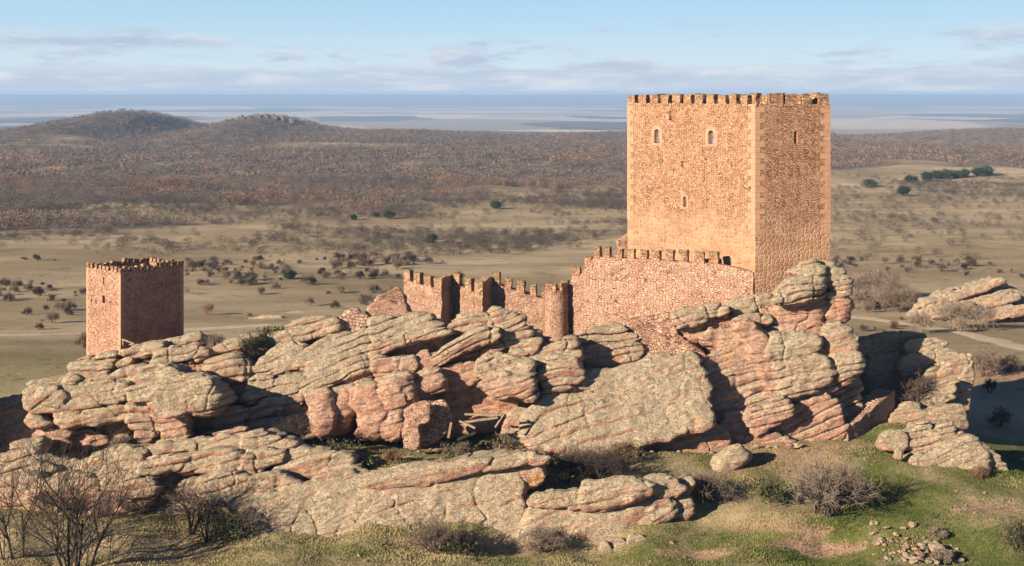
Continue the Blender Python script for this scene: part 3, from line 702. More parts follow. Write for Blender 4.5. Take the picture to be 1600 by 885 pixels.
# ---- foreground ledge
ledge = rock('rock_ledge', 'P', [(-90, 740), (0, 735), (160, 722), (400, 715), (560, 748), (825, 738), (832, 780), (700, 850), (430, 850), (200, 830), (0, 830), (-90, 830)], 106.8, T=6, w=.3, h=.2, rnd=1.0, amp=.5, lean=.5, strata=.25,
             label='long low pale sandstone ledge with dark lichen blotches across the foreground', cat='rock ledge')
rocks(ledge, [
 ('J', [(65, 200), (90, 160), (200, 150), (280, 130), (270, 190), (150, 200), (80, 210)], 110, .8),
 ('J', [(-60, 250), (0, 235), (100, 215), (260, 195), (250, 285), (150, 280), (40, 265), (-60, 290)], 109, .7),
 ('J', [(-200, 330), (0, 320), (100, 295), (250, 290), (400, 310), (350, 340), (200, 335), (100, 350), (0, 395), (-200, 400)], 107.6, .7),
 ('J', [(-200, 410), (0, 400), (120, 370), (290, 370), (270, 440), (240, 480), (100, 470), (0, 470), (-200, 480)], 106, .68),
 ('J', [(250, 460), (300, 390), (420, 360), (530, 360), (660, 390), (660, 470), (540, 480), (400, 490), (300, 490)], 105.8, .66),
 ('J', [(-200, 490), (200, 480), (500, 490), (700, 500), (900, 520), (1060, 560), (800, 640), (300, 640), (-200, 640)], 105.6, .35, dict(strata=.22)),
 ('J', [(570, 320), (680, 220), (780, 190), (800, 200), (740, 290), (700, 350), (610, 355)], 107.2, .7),
 ('J', [(790, 205), (900, 180), (1010, 200), (1000, 225), (880, 255), (830, 255)], 107.2, .8),
 ('J', [(1015, 195), (1100, 165), (1250, 140), (1328, 140), (1328, 190), (1200, 190), (1050, 215)], 107.8, .8),
 ('J', [(720, 310), (760, 270), (900, 240), (990, 240), (1000, 300), (960, 340), (860, 370), (740, 400), (710, 380)], 105.9, .75),
 ('J', [(680, 440), (760, 400), (900, 390), (1040, 420), (1060, 480), (960, 510), (780, 480)], 105.2, .7),
 ('J', [(980, 300), (1060, 260), (1250, 230), (1240, 270), (1180, 330), (1100, 345), (970, 370)], 105.7, .65),
 ('K', [(0, 150), (100, 130), (250, 135), (400, 120), (440, 110), (430, 165), (350, 185), (150, 190), (0, 195)], 108, .8),
 ('K', [(430, 170), (450, 110), (560, 95), (660, 105), (790, 150), (780, 190), (640, 200), (520, 195)], 107.1, .9),
 ('K', [(-40, 250), (150, 210), (400, 200), (420, 300), (340, 340), (240, 350), (150, 330), (-40, 340)], 105.7, .7),
 ('K', [(410, 330), (430, 220), (560, 195), (740, 200), (700, 260), (600, 310), (500, 345)], 105.7, .68),
 ('K', [(660, 295), (720, 240), (800, 200), (920, 195), (1080, 235), (1180, 255), (1150, 280), (960, 290), (780, 305)], 106.2, .92),
 ('K', [(660, 310), (900, 300), (1235, 315), (1200, 350), (1000, 370), (700, 360)], 106, .4),
 ('K', [(0, 410), (150, 390), (290, 380), (440, 370), (465, 410), (440, 540), (300, 550), (150, 520), (0, 480)], 104.4, .68),
 ('K', [(450, 540), (470, 410), (600, 370), (740, 380), (850, 440), (850, 480), (740, 510), (560, 540)], 104.1, .66),
 ('K', [(880, 450), (960, 390), (1150, 355), (1328, 370), (1328, 440), (1150, 470), (1000, 500), (900, 490)], 104.4, .62),
 ('P', [(350, 790), (400, 778), (470, 766), (560, 754), (640, 740), (720, 735), (800, 728), (822, 768), (817, 800), (818, 848), (760, 862), (640, 862), (540, 858), (430, 852), (390, 815)], 103.1, .6, dict(T=6, lean=.6, dip=.3, strata=.22, rnd=.5, bedth=.6)),
 ('L', [(30, 300), (150, 265), (300, 225), (500, 190), (700, 165), (760, 145), (900, 130), (1100, 105), (1340, 110), (1360, 125), (1300, 160), (1100, 180), (900, 200), (720, 240), (560, 275), (420, 300), (280, 290), (150, 300)], 103.8, .78, dict(T=5)),
 ('L', [(560, 290), (700, 250), (900, 210), (1100, 190), (1310, 180), (1330, 260), (1260, 310), (1100, 330), (900, 340), (780, 360)], 104.5, .45, dict(T=4)),
])

# ---- ledge at the lower right with cap stones
ledge2 = rock('rock_ledge', 'M', [(60, 640), (100, 465), (240, 455), (480, 460), (700, 470), (900, 430), (1080, 410), (1180, 480), (1140, 540), (980, 640), (800, 700), (620, 760), (380, 810), (200, 810), (40, 740)], 101.6, T=5, w=.58, lean=.45, dip=.4, strata=.16, rnd=.7,
              label='leaning sandstone slab with flat cap stones beside a rubble of broken blocks', cat='rock ledge')
rocks(ledge2, [
 ('M', [(100, 440), (180, 380), (300, 360), (490, 360), (475, 440), (420, 460), (240, 455)], 102, .8, dict(name='cap_stone')),
 ('M', [(480, 400), (530, 310), (640, 295), (760, 280), (910, 285), (990, 310), (990, 350), (880, 410), (740, 440), (600, 465), (490, 450)], 101.6, .72, dict(name='cap_stone', rnd=.7)),
 ('M', [(970, 275), (1070, 255), (1140, 280), (1200, 320), (1180, 360), (1060, 380), (980, 330)], 102.6, .75, dict(name='cap_stone')),
 ('M', [(1150, 290), (1250, 275), (1300, 290), (1260, 350), (1180, 380)], 103.6, .75, dict(name='cap_stone')),
 ('M', [(1120, 400), (1240, 390), (1310, 490), (1230, 550), (1160, 510)], 103.2, .65, dict(name='ledge_slab', T=3)),
 ('M', [(880, 690), (1150, 500), (1290, 560), (1270, 700), (1000, 800)], 104, .3, dict(T=3)),
])
GB = 'broken blocks below the leaning slab'
def boulder(label, *a, cat='boulder', group=None, **k):
    k.setdefault('strata', .04)
    o = rock('boulder', *a, **k); tag(o, label, cat, group); return o
boulder('pinkish square block leaning under the capped sandstone slab', 'M', [(690, 810), (690, 710), (790, 700), (850, 820), (740, 845)], 100.2, T=1.6, w=.5, amp=.12, rnd=.2, lean=.3, group=GB)
boulder('large flat brown block tilted against the capped sandstone slab', 'M', [(810, 680), (960, 700), (1000, 800), (990, 860), (880, 850)], 100, T=1.4, w=.55, amp=.12, rnd=.15, lean=.2, group=GB)
boulder('pale upright split block at the end of the broken blocks', 'M', [(975, 730), (1055, 740), (1055, 840), (1005, 855)], 99.8, T=1.2, w=.75, amp=.12, rnd=.15, lean=.1, group=GB)
boulder('small orange tilted block in the shade of the capped slab', 'M', [(1085, 765), (1130, 722), (1152, 752), (1110, 795)], 99.8, T=.8, w=.0, amp=.06, rnd=.12, group=GB)
boulder('small brown pointed block beside the orange block', 'M', [(1155, 800), (1180, 740), (1212, 760), (1190, 810)], 99.9, T=.8, w=.4, amp=.06, rnd=.12, group=GB)
boulder('small pale wedge stone left of the pinkish square block', 'M', [(645, 800), (670, 725), (700, 760), (682, 825)], 99.9, T=.7, w=.6, amp=.06, rnd=.12, group=GB)
boulder('large rounded grey boulder standing alone on the grass below the cliff', 'P', [(1118, 734), (1125, 712), (1145, 698), (1162, 697), (1174, 708), (1173, 722), (1152, 734), (1130, 740)], 111, T=2.4, w=.85, rnd=.9, amp=.25)

# ---- east outcrop beyond the stair
east = rock('rock_outcrop', 'I', [(230, 200), (430, 180), (640, 170), (770, 220), (785, 300), (765, 520), (400, 520), (240, 420)], 129.5, T=6, w=.5, h=.2, rnd=1.0, amp=.45,
            label='dark shaded sandstone outcrop with a pointed top right of the stone stair', cat='rock outcrop')
rocks(east, [
 ('I', [(205, 130), (260, 95), (400, 75), (540, 80), (550, 100), (440, 190), (400, 340), (220, 340), (200, 250)], 131, .8, dict(T=5, rnd=.15, amp=.25, lean=.1)),
 ('I', [(440, 170), (460, 120), (560, 100), (660, 118), (620, 155), (520, 172)], 129.3, .8, dict(rnd=.12, amp=.2, lean=.1)),
 ('I', [(400, 260), (440, 190), (600, 155), (700, 165), (710, 190), (620, 240), (500, 280)], 128.4, .8, dict(rnd=.12, amp=.2, lean=.1)),
 ('I', [(610, 232), (640, 205), (760, 180), (790, 185), (740, 215)], 127, .8, dict(rnd=.12, amp=.2, lean=.1)),
 ('I', [(520, 280), (620, 240), (760, 210), (760, 260), (700, 300), (600, 330)], 126.4, .75, dict(rnd=.12, amp=.2, lean=.1)),
 ('I', [(515, 440), (530, 390), (620, 330), (700, 310), (700, 370), (600, 440), (550, 460)], 124.4, .85, dict(rnd=.15, amp=.22, lean=.2)),
 ('I', [(600, 445), (640, 390), (700, 365), (695, 430), (640, 455)], 125, .0),
 ('I', [(695, 310), (770, 250), (800, 215), (795, 290), (770, 360), (770, 470), (720, 470), (700, 430)], 126, .6, dict(T=5)),
])
GC = 'squared blocks below the east outcrop'
boulder('long squared stone block beside the foot of the stair wall', 'I', [(365, 495), (400, 470), (570, 465), (582, 520), (500, 545), (370, 562)], 122, T=2.5, w=.65, amp=.15, rnd=.25, lean=.1, group=GC, strata=.06)
boulder('squared two part stone block under the pink rock face', 'I', [(583, 462), (690, 440), (745, 440), (766, 545), (700, 550), (588, 524)], 121.6, T=2.5, w=.65, amp=.15, rnd=.25, lean=.05, group=GC, strata=.06)
boulder('flat lichened stone lying on top of the long squared block', 'I', [(375, 472), (440, 437), (520, 430), (522, 465), (420, 482)], 122.8, T=2, w=.75, amp=.15, rnd=.25, group=GC)
pile = rock('rock_outcrop', 'I', [(445, 730), (520, 680), (700, 630), (790, 605), (830, 640), (862, 755), (740, 765), (600, 765), (520, 755)], 112.6, T=4, w=.75, dip=.3, lean=.5,
            label='sloping grey rock slab rising from the green turf at the right', cat='rock outcrop')
rocks(pile, [
 ('I', [(440, 645), (450, 600), (540, 535), (590, 550), (560, 600), (520, 640), (450, 658)], 114.2, .8, dict(T=3)),
 ('I', [(540, 612), (620, 550), (680, 535), (705, 570), (660, 600), (560, 622)], 114, .8, dict(T=3)),
 ('I', [(480, 668), (620, 620), (720, 570), (752, 592), (700, 622), (520, 676)], 113.5, .1, dict(T=3)),
 ('I', [(790, 605), (850, 650), (920, 720), (990, 790), (1003, 868), (870, 868), (900, 790), (850, 740)], 113, .85, dict(T=4)),
])
boulder('cracked pale block at the left end of the grey rock slab', 'I', [(325, 632), (370, 578), (440, 578), (442, 658), (350, 655)], 113.6, T=1.8, w=.7, amp=.12, rnd=.2)
boulder('small grey stone on the turf below the cracked pale block', 'I', [(383, 695), (410, 668), (437, 680), (422, 706)], 112, T=.8, w=.75, amp=.08, rnd=.25)
boulder('dark rock knob at the right edge beyond the turf', 'I', [(960, 800), (1000, 730), (1080, 720), (1130, 780), (1120, 880), (980, 870)], 121, T=4, w=.7)

west = rock('rock_outcrop', 'P', [(-60, 640), (0, 628), (22, 627), (46, 640), (57, 668), (52, 705), (0, 725), (-60, 725)], 121, T=6, w=.9, rnd=1.5, lean=.5, amp=.4,
            label='dark shaded rock mass at the left edge behind the crag', cat='rock outcrop')
rocks(west, [('P', [(-260, 580), (-170, 540), (-85, 560), (-55, 640), (-60, 720), (-260, 720)], 116, .9, dict(T=6, rnd=1.2, h=.2, amp=.5))])  # unseen rock added beyond the left edge to cast shade on the west mass

# ---- distant outcrops
far_o = rock('rock_outcrop', 'P', [(1418, 512), (1440, 478), (1490, 458), (1540, 446), (1568, 437), (1592, 455), (1640, 470), (1640, 520), (1540, 516), (1470, 522)], 262, T=10, w=.55, h=.35, rnd=1.2, amp=.6, dip=.25, lean=.9, strata=.55,
             label='layered pinkish rock hump beside the dirt road at the right edge', cat='rock outcrop')
rocks(far_o, [
 ('P', [(1480, 466), (1520, 452), (1566, 435), (1572, 440), (1530, 458), (1490, 470)], 263, .6, dict(h=.25, dip=.3, amp=.35)),
 ('P', [(1540, 470), (1580, 455), (1600, 462), (1570, 475), (1545, 480)], 260, .6, dict(h=.25, dip=.3, amp=.35)),
 ('P', [(1450, 492), (1500, 474), (1530, 470), (1520, 480), (1470, 498)], 259, .5, dict(h=.25, dip=.3, amp=.35)),
 ('P', [(1500, 500), (1560, 482), (1620, 476), (1620, 486), (1560, 496), (1520, 508)], 257, .55, dict(h=.25, dip=.3, amp=.35)),
])
for i, (pts, Y, lab) in enumerate([([(445, 506), (470, 497), (512, 494), (520, 499), (490, 506)], 262, 'flat grey slab in the grass behind the crag, right of the others'),
                                   ([(385, 499), (410, 494), (440, 493), (438, 500), (400, 503)], 270, 'low pale slab in the grass beyond the dirt road'),
                                   ([(425, 494), (455, 489), (480, 489), (470, 494), (440, 497)], 285, 'small pale slab behind the flat grey slabs')]):
    boulder(lab, 'P', pts, Y, T=4, w=.85, h=.25, amp=.25, cat='rock slab', group='flat slabs in the grass behind the crag')
M_TOR = mat_plain('dark_tor_stone', (.21, .17, .135), (.10, .085, .07), .25)
tor = None
for i, (px, py, wd, ht) in enumerate([(352, 189, 5, 4), (362, 188, 6, 3), (376, 186, 10, 7), (388, 185, 8, 5), (400, 183, 12, 6), (413, 182, 9, 5), (424, 183, 14, 4), (438, 185, 10, 4), (450, 188, 16, 3), (331, 194, 4, 3)]):
    Y = 2085+5*i
    pts = [(px-wd*.6, py+5), (px-wd*.65, py-ht*.1), (px-wd*.3, py-ht*.7), (px-wd*.05, py-ht*.6), (px+wd*.15, py-ht), (px+wd*.5, py-ht*.35), (px+wd*.65, py), (px+wd*.6, py+5)]
    o = rock('rock_face' if tor else 'rock_tor', 'P', pts, Y, T=9, w=.85, h=.8, rnd=1.0, amp=1.2, strata=.8, lean=.2, parent=tor, mat=M_TOR)
    if not tor: tor = tag(o, 'jagged rock tor crowning the second wooded hill', 'rock tor')

# ------------------------------------------------------------------ masonry builder
def grid_box(x0, x1, y0, y1, z0, z1, step=.35, jit=.03, seed=0, top=None):
    """box of subdivided faces, welded and roughened; top(x) gives the height of its top edge"""
    bm = bmesh.new()
    nx = max(1, int((x1-x0)/step)); ny = max(1, int((y1-y0)/step)); nz = max(1, int((z1-z0)/step))
    def face(o, u, v, nu, nv):
        vs = [[bm.verts.new([o[k]+u[k]*i/nu+v[k]*j/nv for k in range(3)]) for j in range(nv+1)] for i in range(nu+1)]
        for i in range(nu):
            for j in range(nv): bm.faces.new((vs[i][j], vs[i+1][j], vs[i+1][j+1], vs[i][j+1]))
    dx, dy, dz = x1-x0, y1-y0, z1-z0
    face((x0, y0, z0), (dx, 0, 0), (0, 0, dz), nx, nz); face((x1, y1, z0), (-dx, 0, 0), (0, 0, dz), nx, nz)
    face((x1, y0, z0), (0, dy, 0), (0, 0, dz), ny, nz); face((x0, y1, z0), (0, -dy, 0), (0, 0, dz), ny, nz)
    face((x0, y0, z1), (dx, 0, 0), (0, dy, 0), nx, ny); face((x0, y1, z0), (dx, 0, 0), (0, -dy, 0), nx, ny)
    bmesh.ops.remove_doubles(bm, verts=bm.verts, dist=1e-4)
    co = np.array([v.co[:] for v in bm.verts])
    if top is not None:
        f = (co[:, 2]-z0)/dz
        co[:, 2] = z0 + f*(np.array([top(x) for x in co[:, 0]])-z0)
    if jit:
        for k in range(3):
            co[:, k] += jit*(vn(co[:, 0]/.45, co[:, 1]/.45+k*9, co[:, 2]/.45, seed+k) + .7*vn(co[:, 0]/1.7, co[:, 1]/1.7, co[:, 2]/1.7+k*5, seed+8))
    for v, c in zip(bm.verts, co): v.co = c
    bmesh.ops.recalc_face_normals(bm, faces=bm.faces)
    me = bpy.data.meshes.new('box'); bm.to_mesh(me); bm.free()
    return me

def merlon_mesh(w, d, h, seed):
    me = grid_box(-w/2, w/2, -d/2, d/2, -.25, h, .2, .075, seed)
    return me

def arch_prism(w, h, d0, d1, arch=True, n=8):
    """arched opening outline in xz (base at z=0), along y from d0 to d1"""
    pts = [(-w/2, 0), (w/2, 0)]
    if arch:
        s = h-w/2
        pts += [(w/2*math.cos(a), s+w/2*math.sin(a)) for a in np.linspace(0, math.pi, n)]
    else: pts += [(w/2, h), (-w/2, h)]
    return pts

def prism_mesh(pts, d0, d1):
    bm = bmesh.new()
    a = [bm.verts.new((x, d0, z)) for x, z in pts]; b = [bm.verts.new((x, d1, z)) for x, z in pts]
    bm.faces.new(a); bm.faces.new(b[::-1])
    n = len(a)
    for i in range(n): bm.faces.new((a[i], b[i], b[(i+1) % n], a[(i+1) % n]))
    bmesh.ops.recalc_face_normals(bm, faces=bm.faces)
    me = bpy.data.meshes.new('prism'); bm.to_mesh(me); bm.free(); return me

def ring_mesh(inner, grow, d0, d1):
    """dressed surround following an opening outline (sides and head), proud of the wall"""
    P = np.array(inner); c = np.array([0, P[:, 1].mean()])
    w = P[:, 0].max(); H = P[:, 1].max()
    out = []
    for x, z in inner: out.append((x*(1+grow/w), -grow*.6 if z <= 1e-6 else z*(1+grow/H)))
    bm = bmesh.new(); n = len(inner)
    A = [bm.verts.new((x, d0, z)) for x, z in inner]; B = [bm.verts.new((x, d0, z)) for x, z in out]
    C = [bm.verts.new((x, d1, z)) for x, z in inner]; D = [bm.verts.new((x, d1, z)) for x, z in out]
    for i in range(n):
        j = (i+1) % n
        bm.faces.new((A[i], A[j], B[j], B[i])); bm.faces.new((D[i], D[j], C[j], C[i]))
        bm.faces.new((B[i], B[j], D[j], D[i])); bm.faces.new((C[i], C[j], A[j], A[i]))
    bmesh.ops.recalc_face_normals(bm, faces=bm.faces)
    me = bpy.data.meshes.new('ring'); bm.to_mesh(me); bm.free(); return me

def cut(me, cutters):
    """boolean difference of a mesh with cutter meshes (already in its space)"""
    o = bpy.data.objects.new('work', me); COL.objects.link(o)
    tmp = [o]
    for c in cutters:
        k = bpy.data.objects.new('cutter', c); COL.objects.link(k); tmp.append(k)
        md = o.modifiers.new('b', 'BOOLEAN'); md.operation = 'DIFFERENCE'; md.object = k; md.solver = 'EXACT'
    bpy.context.view_layer.update()
    dg = bpy.context.evaluated_depsgraph_get()
    res = bpy.data.meshes.new_from_object(o.evaluated_get(dg))
    for t_ in tmp: bpy.data.objects.remove(t_)
    return res

def xf(me, M):
    me.transform(M); return me

# ------------------------------------------------------------------ towers
class Tower:
    """rectangular tower; local frame at the near corner: u runs left along the left face, v runs right along the right face"""
    def __init__(s, name, label, cx_px, Y, alpha, lpx, rpx, ztop, zbase, mat, alpha_r=None):
        a = R(alpha); ar = R(alpha_r or alpha)
        s.C = np.array([(cx_px-800)/F*Y, Y])
        s.dL = np.array([-math.cos(a), math.sin(a)]); s.dR = np.array([math.sin(ar), math.cos(ar)])
        inw = np.array([math.sin(a), math.cos(a)])           # inward from the left face
        kx, ky = float(-s.dR.dot(s.dL)), float(s.dR.dot(inw))
        s.SH = Matrix(((1, kx, 0, 0), (0, ky, 0, 0), (0, 0, 1, 0), (0, 0, 0, 1))); s.rr = math.atan2(ky, kx)
        s.W = s.along(s.dL, lpx); s.D = s.along(s.dR, rpx)
        s.zt, s.zb = ztop, zbase; s.mat = mat
        # local x = -dL (towards the corner from the left end), local y = dR... both right handed: x axis along -dL, y axis along dR
        s.rz = math.atan2(-s.dL[1], -s.dL[0])
        s.root = empty(name, (s.C[0], s.C[1], zbase), s.rz, label=label, cat='tower')
        s.cuts = []
    def along(s, d, px):
        k = (px-800)/F
        return (k*s.C[1]-s.C[0])/(d[0]-k*d[1])
    # local coordinates: left face is y=0 plane, x from -W..0 ; right face is x=0 plane, y from 0..D
    def zl(s, face, px, py):
        d = s.dL if face == 'L' else s.dR
        t_ = s.along(d, px); Y = s.C[1]+t_*d[1]
        return t_, EZ-(py-HY)/F*Y - s.zb
    def opening(s, face, px0, px1, py0, py1, arch=True, frame=None, pane=False, depth=.9):
        ta, za = s.zl(face, px0, py0); tb, zb = s.zl(face, px1, py1)
        tc = (ta+tb)/2; w = abs(tb-ta); _, z0 = s.zl(face, (px0+px1)/2, py1); _, z1 = s.zl(face, (px0+px1)/2, py0)
        h = z1-z0
        M = Matrix.Translation((-tc, 0, z0)) if face == 'L' else Matrix.Translation((0, tc, z0)) @ Matrix.Rotation(R(90), 4, 'Z')
        pts = arch_prism(w, h, 0, 0, arch)
        M = s.SH @ M
        s.cuts.append(xf(prism_mesh(pts, -.5, depth), M))
        parent = s.root
        if frame:
            o = link('window_frame', xf(ring_mesh(pts, frame, -.03, .25), M), M_QUOIN, s.root); parent = o
        if pane:
            o = link('window_pane', xf(prism_mesh([(x*.98, z*.99+.01) for x, z in pts], depth*.45, depth*.45+.04), M), M_GLASS, parent)
    def build(s, deep, par):
        H = s.zt-s.zb
        me = grid_box(-s.W, 0, 0, s.D, 0, H, 50, 0)
        c = grid_box(-s.W+par, -par, par, s.D-par, H-deep, H+1, 50, 0)
        me.transform(s.SH); c.transform(s.SH)
        me = cut(me, [c]+s.cuts)
        o = link('tower_wall', me, s.mat, s.root)
    def merlons(s, side, spans, h, d, seed):
        """spans in metres along the face"""
        for i, (a, b) in enumerate(spans):
            w = b-a; me = merlon_mesh(w, d, h+random.uniform(-.16, .08), seed+i)
            c = (a+b)/2; H = s.zt-s.zb
            if side == 'L': loc = (-c, d/2, H); rz = 0
            elif side == 'R': loc = (-d/2, c, H); rz = s.rr
            elif side == 'l': loc = (-c, s.D-d/2, H); rz = 0
            else: loc = (-s.W+d/2, c, H); rz = s.rr
            place(link('merlon', me, M_MERLON), s.root, s.SH @ Vector(loc), rz)
    def quoins(s, corners, z0, w=(.75, .42), hh=.5):
        H = s.zt-s.zb
        for cx, cy, sx, sy in corners:
            bm = bmesh.new(); z = z0; k = 0
            while z < H-.05:
                h = min(hh*random.uniform(.8, 1.15), H-z)
                a, b_ = (w if k % 2 else w[::-1])
                x0, x1 = sorted((cx+sx*-.025, cx+sx*a)); y0, y1 = sorted((cy+sy*-.025, cy+sy*b_))
                g = .012
                vs = [bm.verts.new(p) for p in [(x0, y0, z+g), (x1, y0, z+g), (x1, y1, z+g), (x0, y1, z+g), (x0, y0, z+h-g), (x1, y0, z+h-g), (x1, y1, z+h-g), (x0, y1, z+h-g)]]
                for f in [(0, 3, 2, 1), (4, 5, 6, 7), (0, 1, 5, 4), (1, 2, 6, 5), (2, 3, 7, 6), (3, 0, 4, 7)]: bm.faces.new([vs[q] for q in f])
                z += h; k += 1
            me = bpy.data.meshes.new('corner_quoin'); bm.to_mesh(me); bm.free(); me.transform(s.SH)
            link('corner_quoin', me, M_QUOIN, s.root)

M_GLASS = mat_plain('window_glass', (.16, .2, .23), (.1, .12, .14), 2, rough=.25)
# keep
ztop = EZ-(163-HY)/F*128
K = Tower('castle_keep', 'tall square golden stone keep with battlements on the highest rock', 1180, 128, 55, 980.5, 1297, ztop, 17.5, M_KEEP, 81)
K.opening('L', 1022, 1031, 202, 224, True, .38, True)
K.opening('L', 1106.5, 1116, 204, 225.5, True, .38, True)
K.opening('L', 1067, 1073, 307, 324, True, .22)
K.opening('L', 1038.3, 1039.6, 308.5, 323, False)
K.opening('L', 1103.6, 1104.9, 313, 325, False)
K.opening('L', 1064, 1068, 252, 262, False, depth=.5)
K.opening('L', 1044.5, 1049, 174, 179, False, depth=.5)
K.opening('R', 1240.7, 1246, 205.5, 225, False)
K.build(1.7, .75)
ex = [980.5]
for i in range(11): ex += [990.7+17.65*i, 996.7+17.65*i]
ex.append(1179.9)
sp = sorted([tuple(sorted((max(0.01, K.along(K.dL, ex[i])), K.along(K.dL, ex[i+1])))) for i in range(0, len(ex), 2)])
K.merlons('L', sp, .98, .62, 300)
spr = [tuple(sorted((K.along(K.dR, a), K.along(K.dR, b)))) for a, b in [(1181, 1193), (1204, 1225), (1230, 1248), (1256, 1270), (1282, 1296.8)]]
spr[0] = (.64, spr[0][1])
K.merlons('R', spr, .98, .62, 330)
K.merlons('l', [(a, b) for a, b in sp if a > .7], .98, .62, 360)
K.merlons('r', [(a, b) for a, b in spr if b < K.D-.7 and a > .7], .98, .62, 390)
K.quoins([(0, 0, -1, 1), (-K.W, 0, 1, 1), (0, K.D, -1, -1)], 9.0, (.95, .5), .55)
# little bracket below the battlements of the left face
t_, z_ = K.zl('L', 1047, 183)
place(link('stone_bracket', grid_box(-.22, .22, -.35, .1, -.2, .2, .2, .03, 4), M_QUOIN), K.root, (-t_, 0, z_))

ztop2 = EZ-(426-HY)/F*124
Tw = Tower('watch_tower', 'small square brown tower with battlements standing apart at the left', 188.5, 124, 40, 135.5, 286.5, ztop2, 11.0, M_TOWER)
Tw.opening('L', 160, 164, 461.6, 474, True)
Tw.opening('L', 161, 162.6, 433, 444.5, False)
Tw.opening('L', 141.8, 143.3, 467, 473, False)
Tw.opening('L', 149.3, 150.8, 468, 475.5, False)
Tw.opening('R', 201.5, 204.5, 435, 439, False, depth=.5)
Tw.opening('R', 251.8, 253.4, 441, 448, False)
Tw.build(1.5, .5)
def even(L, n, frac, lo=0.0):
    p = (L-lo)/(n-1+frac); return [(lo+i*p, lo+i*p+p*frac) for i in range(n)]
hm = .46
Tw.merlons('L', even(Tw.W, 9, .58), hm, .42, 420)
Tw.merlons('R', even(Tw.D, 10, .55, .44), hm, .42, 450)
Tw.merlons('l', even(Tw.W, 9, .58), hm, .42, 480)
Tw.merlons('r', even(Tw.D, 10, .55, .44)[:-1], hm, .42, 510)
Tw.quoins([(0, 0, -1, 1), (-Tw.W, 0, 1, 1), (0, Tw.D, -1, -1)], 0, (.5, .3), .4)

# ------------------------------------------------------------------ curtain walls
def wall(root, p0, p1, zb, mat, thick=1.1, jit=.07, name='wall_section', tops=None):
    """p = (px, py_top, Y): section from left end p0 to right end p1; returns local frame"""
    a = np.array(PT(*p0)); b = np.array(PT(*p1))
    L = float(np.hypot(*(b-a)[:2])); rz = math.atan2(b[1]-a[1], b[0]-a[0])
    za, zb1 = a[2]-zb, b[2]-zb
    top = (lambda x: za+(zb1-za)*x/L) if tops is None else (lambda x: float(np.interp(x/L, [q[0] for q in tops], [q[1]-zb for q in tops])))
    me = grid_box(0, L, 0, thick, 0, max(za, zb1), .4, jit, random.randrange(999), top)
    o = place(link(name, me, mat), root, (a[0], a[1], zb), rz)
    return o, L, top, rz
def wall_merlons(root, w, spans, h, d=.55):
    o, L, top, rz = w
    for a, b in spans:
        a, b = a*L, b*L; c = (a+b)/2
        m_ = link('merlon', merlon_mesh(b-a, d, h+random.uniform(-.1, .1), random.randrange(999)), M_MERLON)
        loc = Matrix.Rotation(rz, 3, 'Z') @ Vector((c, d/2, 0)) + Vector(o.location) + Vector((0, 0, top(c)))
        place(m_, root, loc, rz)
low = empty('curtain_wall', (0, 0, 0), label='zigzag lower curtain wall of reddish rubble with square merlons', cat='castle wall')
wA = wall(low, (631, 436, 140), (689.5, 455, 136.6), 12, M_WALL)
wall_merlons(low, wA, [(0, .17), (.27, .44), (.54, .72), (.83, 1)], 1.1)
wall(low, (689.4, 436, 136.8), (707, 428, 138.8), 12, M_WALL, .9)
wB = wall(low, (706, 443, 138.6), (754, 462, 136.4), 12, M_WALL)
wall_merlons(low, wB, [(0, .25), (.43, .63), (.83, 1)], 1.15)
wall(low, (753.9, 441, 136.6), (770, 430, 138.6), 12, M_WALL, .9)
wC = wall(low, (769, 443, 138.4), (866, 473, 136.6), 12, M_WALL)
wall_merlons(low, wC, [(0, .12), (.20, .31), (.40, .52), (.62, .71), (.80, .88), (.95, 1)], 1.15)
# round turret
tx, ty, tz_ = PT(870, 452, 137)
bm = bmesh.new()
bmesh.ops.create_cone(bm, cap_ends=True, segments=40, radius1=1.25, radius2=1.15, depth=tz_-13)
bmesh.ops.subdivide_edges(bm, edges=[e for e in bm.edges if abs(e.verts[0].co.z-e.verts[1].co.z) > .5], cuts=24)
for v in bm.verts:
    n_ = .05*float(vn(v.co.x/.4, v.co.y/.4, v.co.z/.4, 3)); v.co.x *= 1+n_; v.co.y *= 1+n_
me = bpy.data.meshes.new('turret'); bm.to_mesh(me); bm.free()
for p_ in me.polygons: p_.use_smooth = True
tur = empty('round_turret', (tx, ty, 13), label='narrow round rubble turret at the bend of the lower wall', cat='turret')
place(link('turret_body', me, M_WALL), tur, (0, 0, (tz_-13)/2))
for ang in (R(245), R(310), R(5), R(170)):
    place(link('merlon', merlon_mesh(.8, .45, .68, int(ang*9)), M_MERLON), tur, (.92*math.cos(ang), .92*math.sin(ang), tz_-13), ang+R(90))
# upper wall below the keep
up = empty('curtain_wall', (0, 0, 0), label='high pink curtain wall with merlons running up to the keep', cat='castle wall')
wU = wall(up, (872, 455, 137.6), (1177, 428, 127.9), 14.5, M_WALLU, .8, .05,
          tops=[(0, EZ-(452-HY)/F*137.6), (.068, EZ-(450-HY)/F*137), (.072, EZ-(434-HY)/F*137), (.135, EZ-(430-HY)/F*136.3), (.14, EZ-(416-HY)/F*136.3), (.19, EZ-(410-HY)/F*136), (.195, EZ-(401-HY)/F*135.8), (.83, EZ-(414-HY)/F*128.8), (.835, EZ-(415-HY)/F*128.6), (1, EZ-(429-HY)/F*126.6)])
wall_merlons(up, wU, [(.015, .05), (.075, .115), (.145, .18)], .9)
pxs = [(929, 937), (943, 953), (961, 972), (980, 991), (999, 1010), (1018, 1030), (1040, 1052), (1061, 1073), (1084, 1099), (1107, 1122)]
def fr(px):
    a = np.array(PT(872, 455, 137.6)); b = np.array(PT(1177, 428, 127.9)); k = (px-800)/F
    return (k*a[1]-a[0])/((b-a)[0]-k*(b-a)[1])
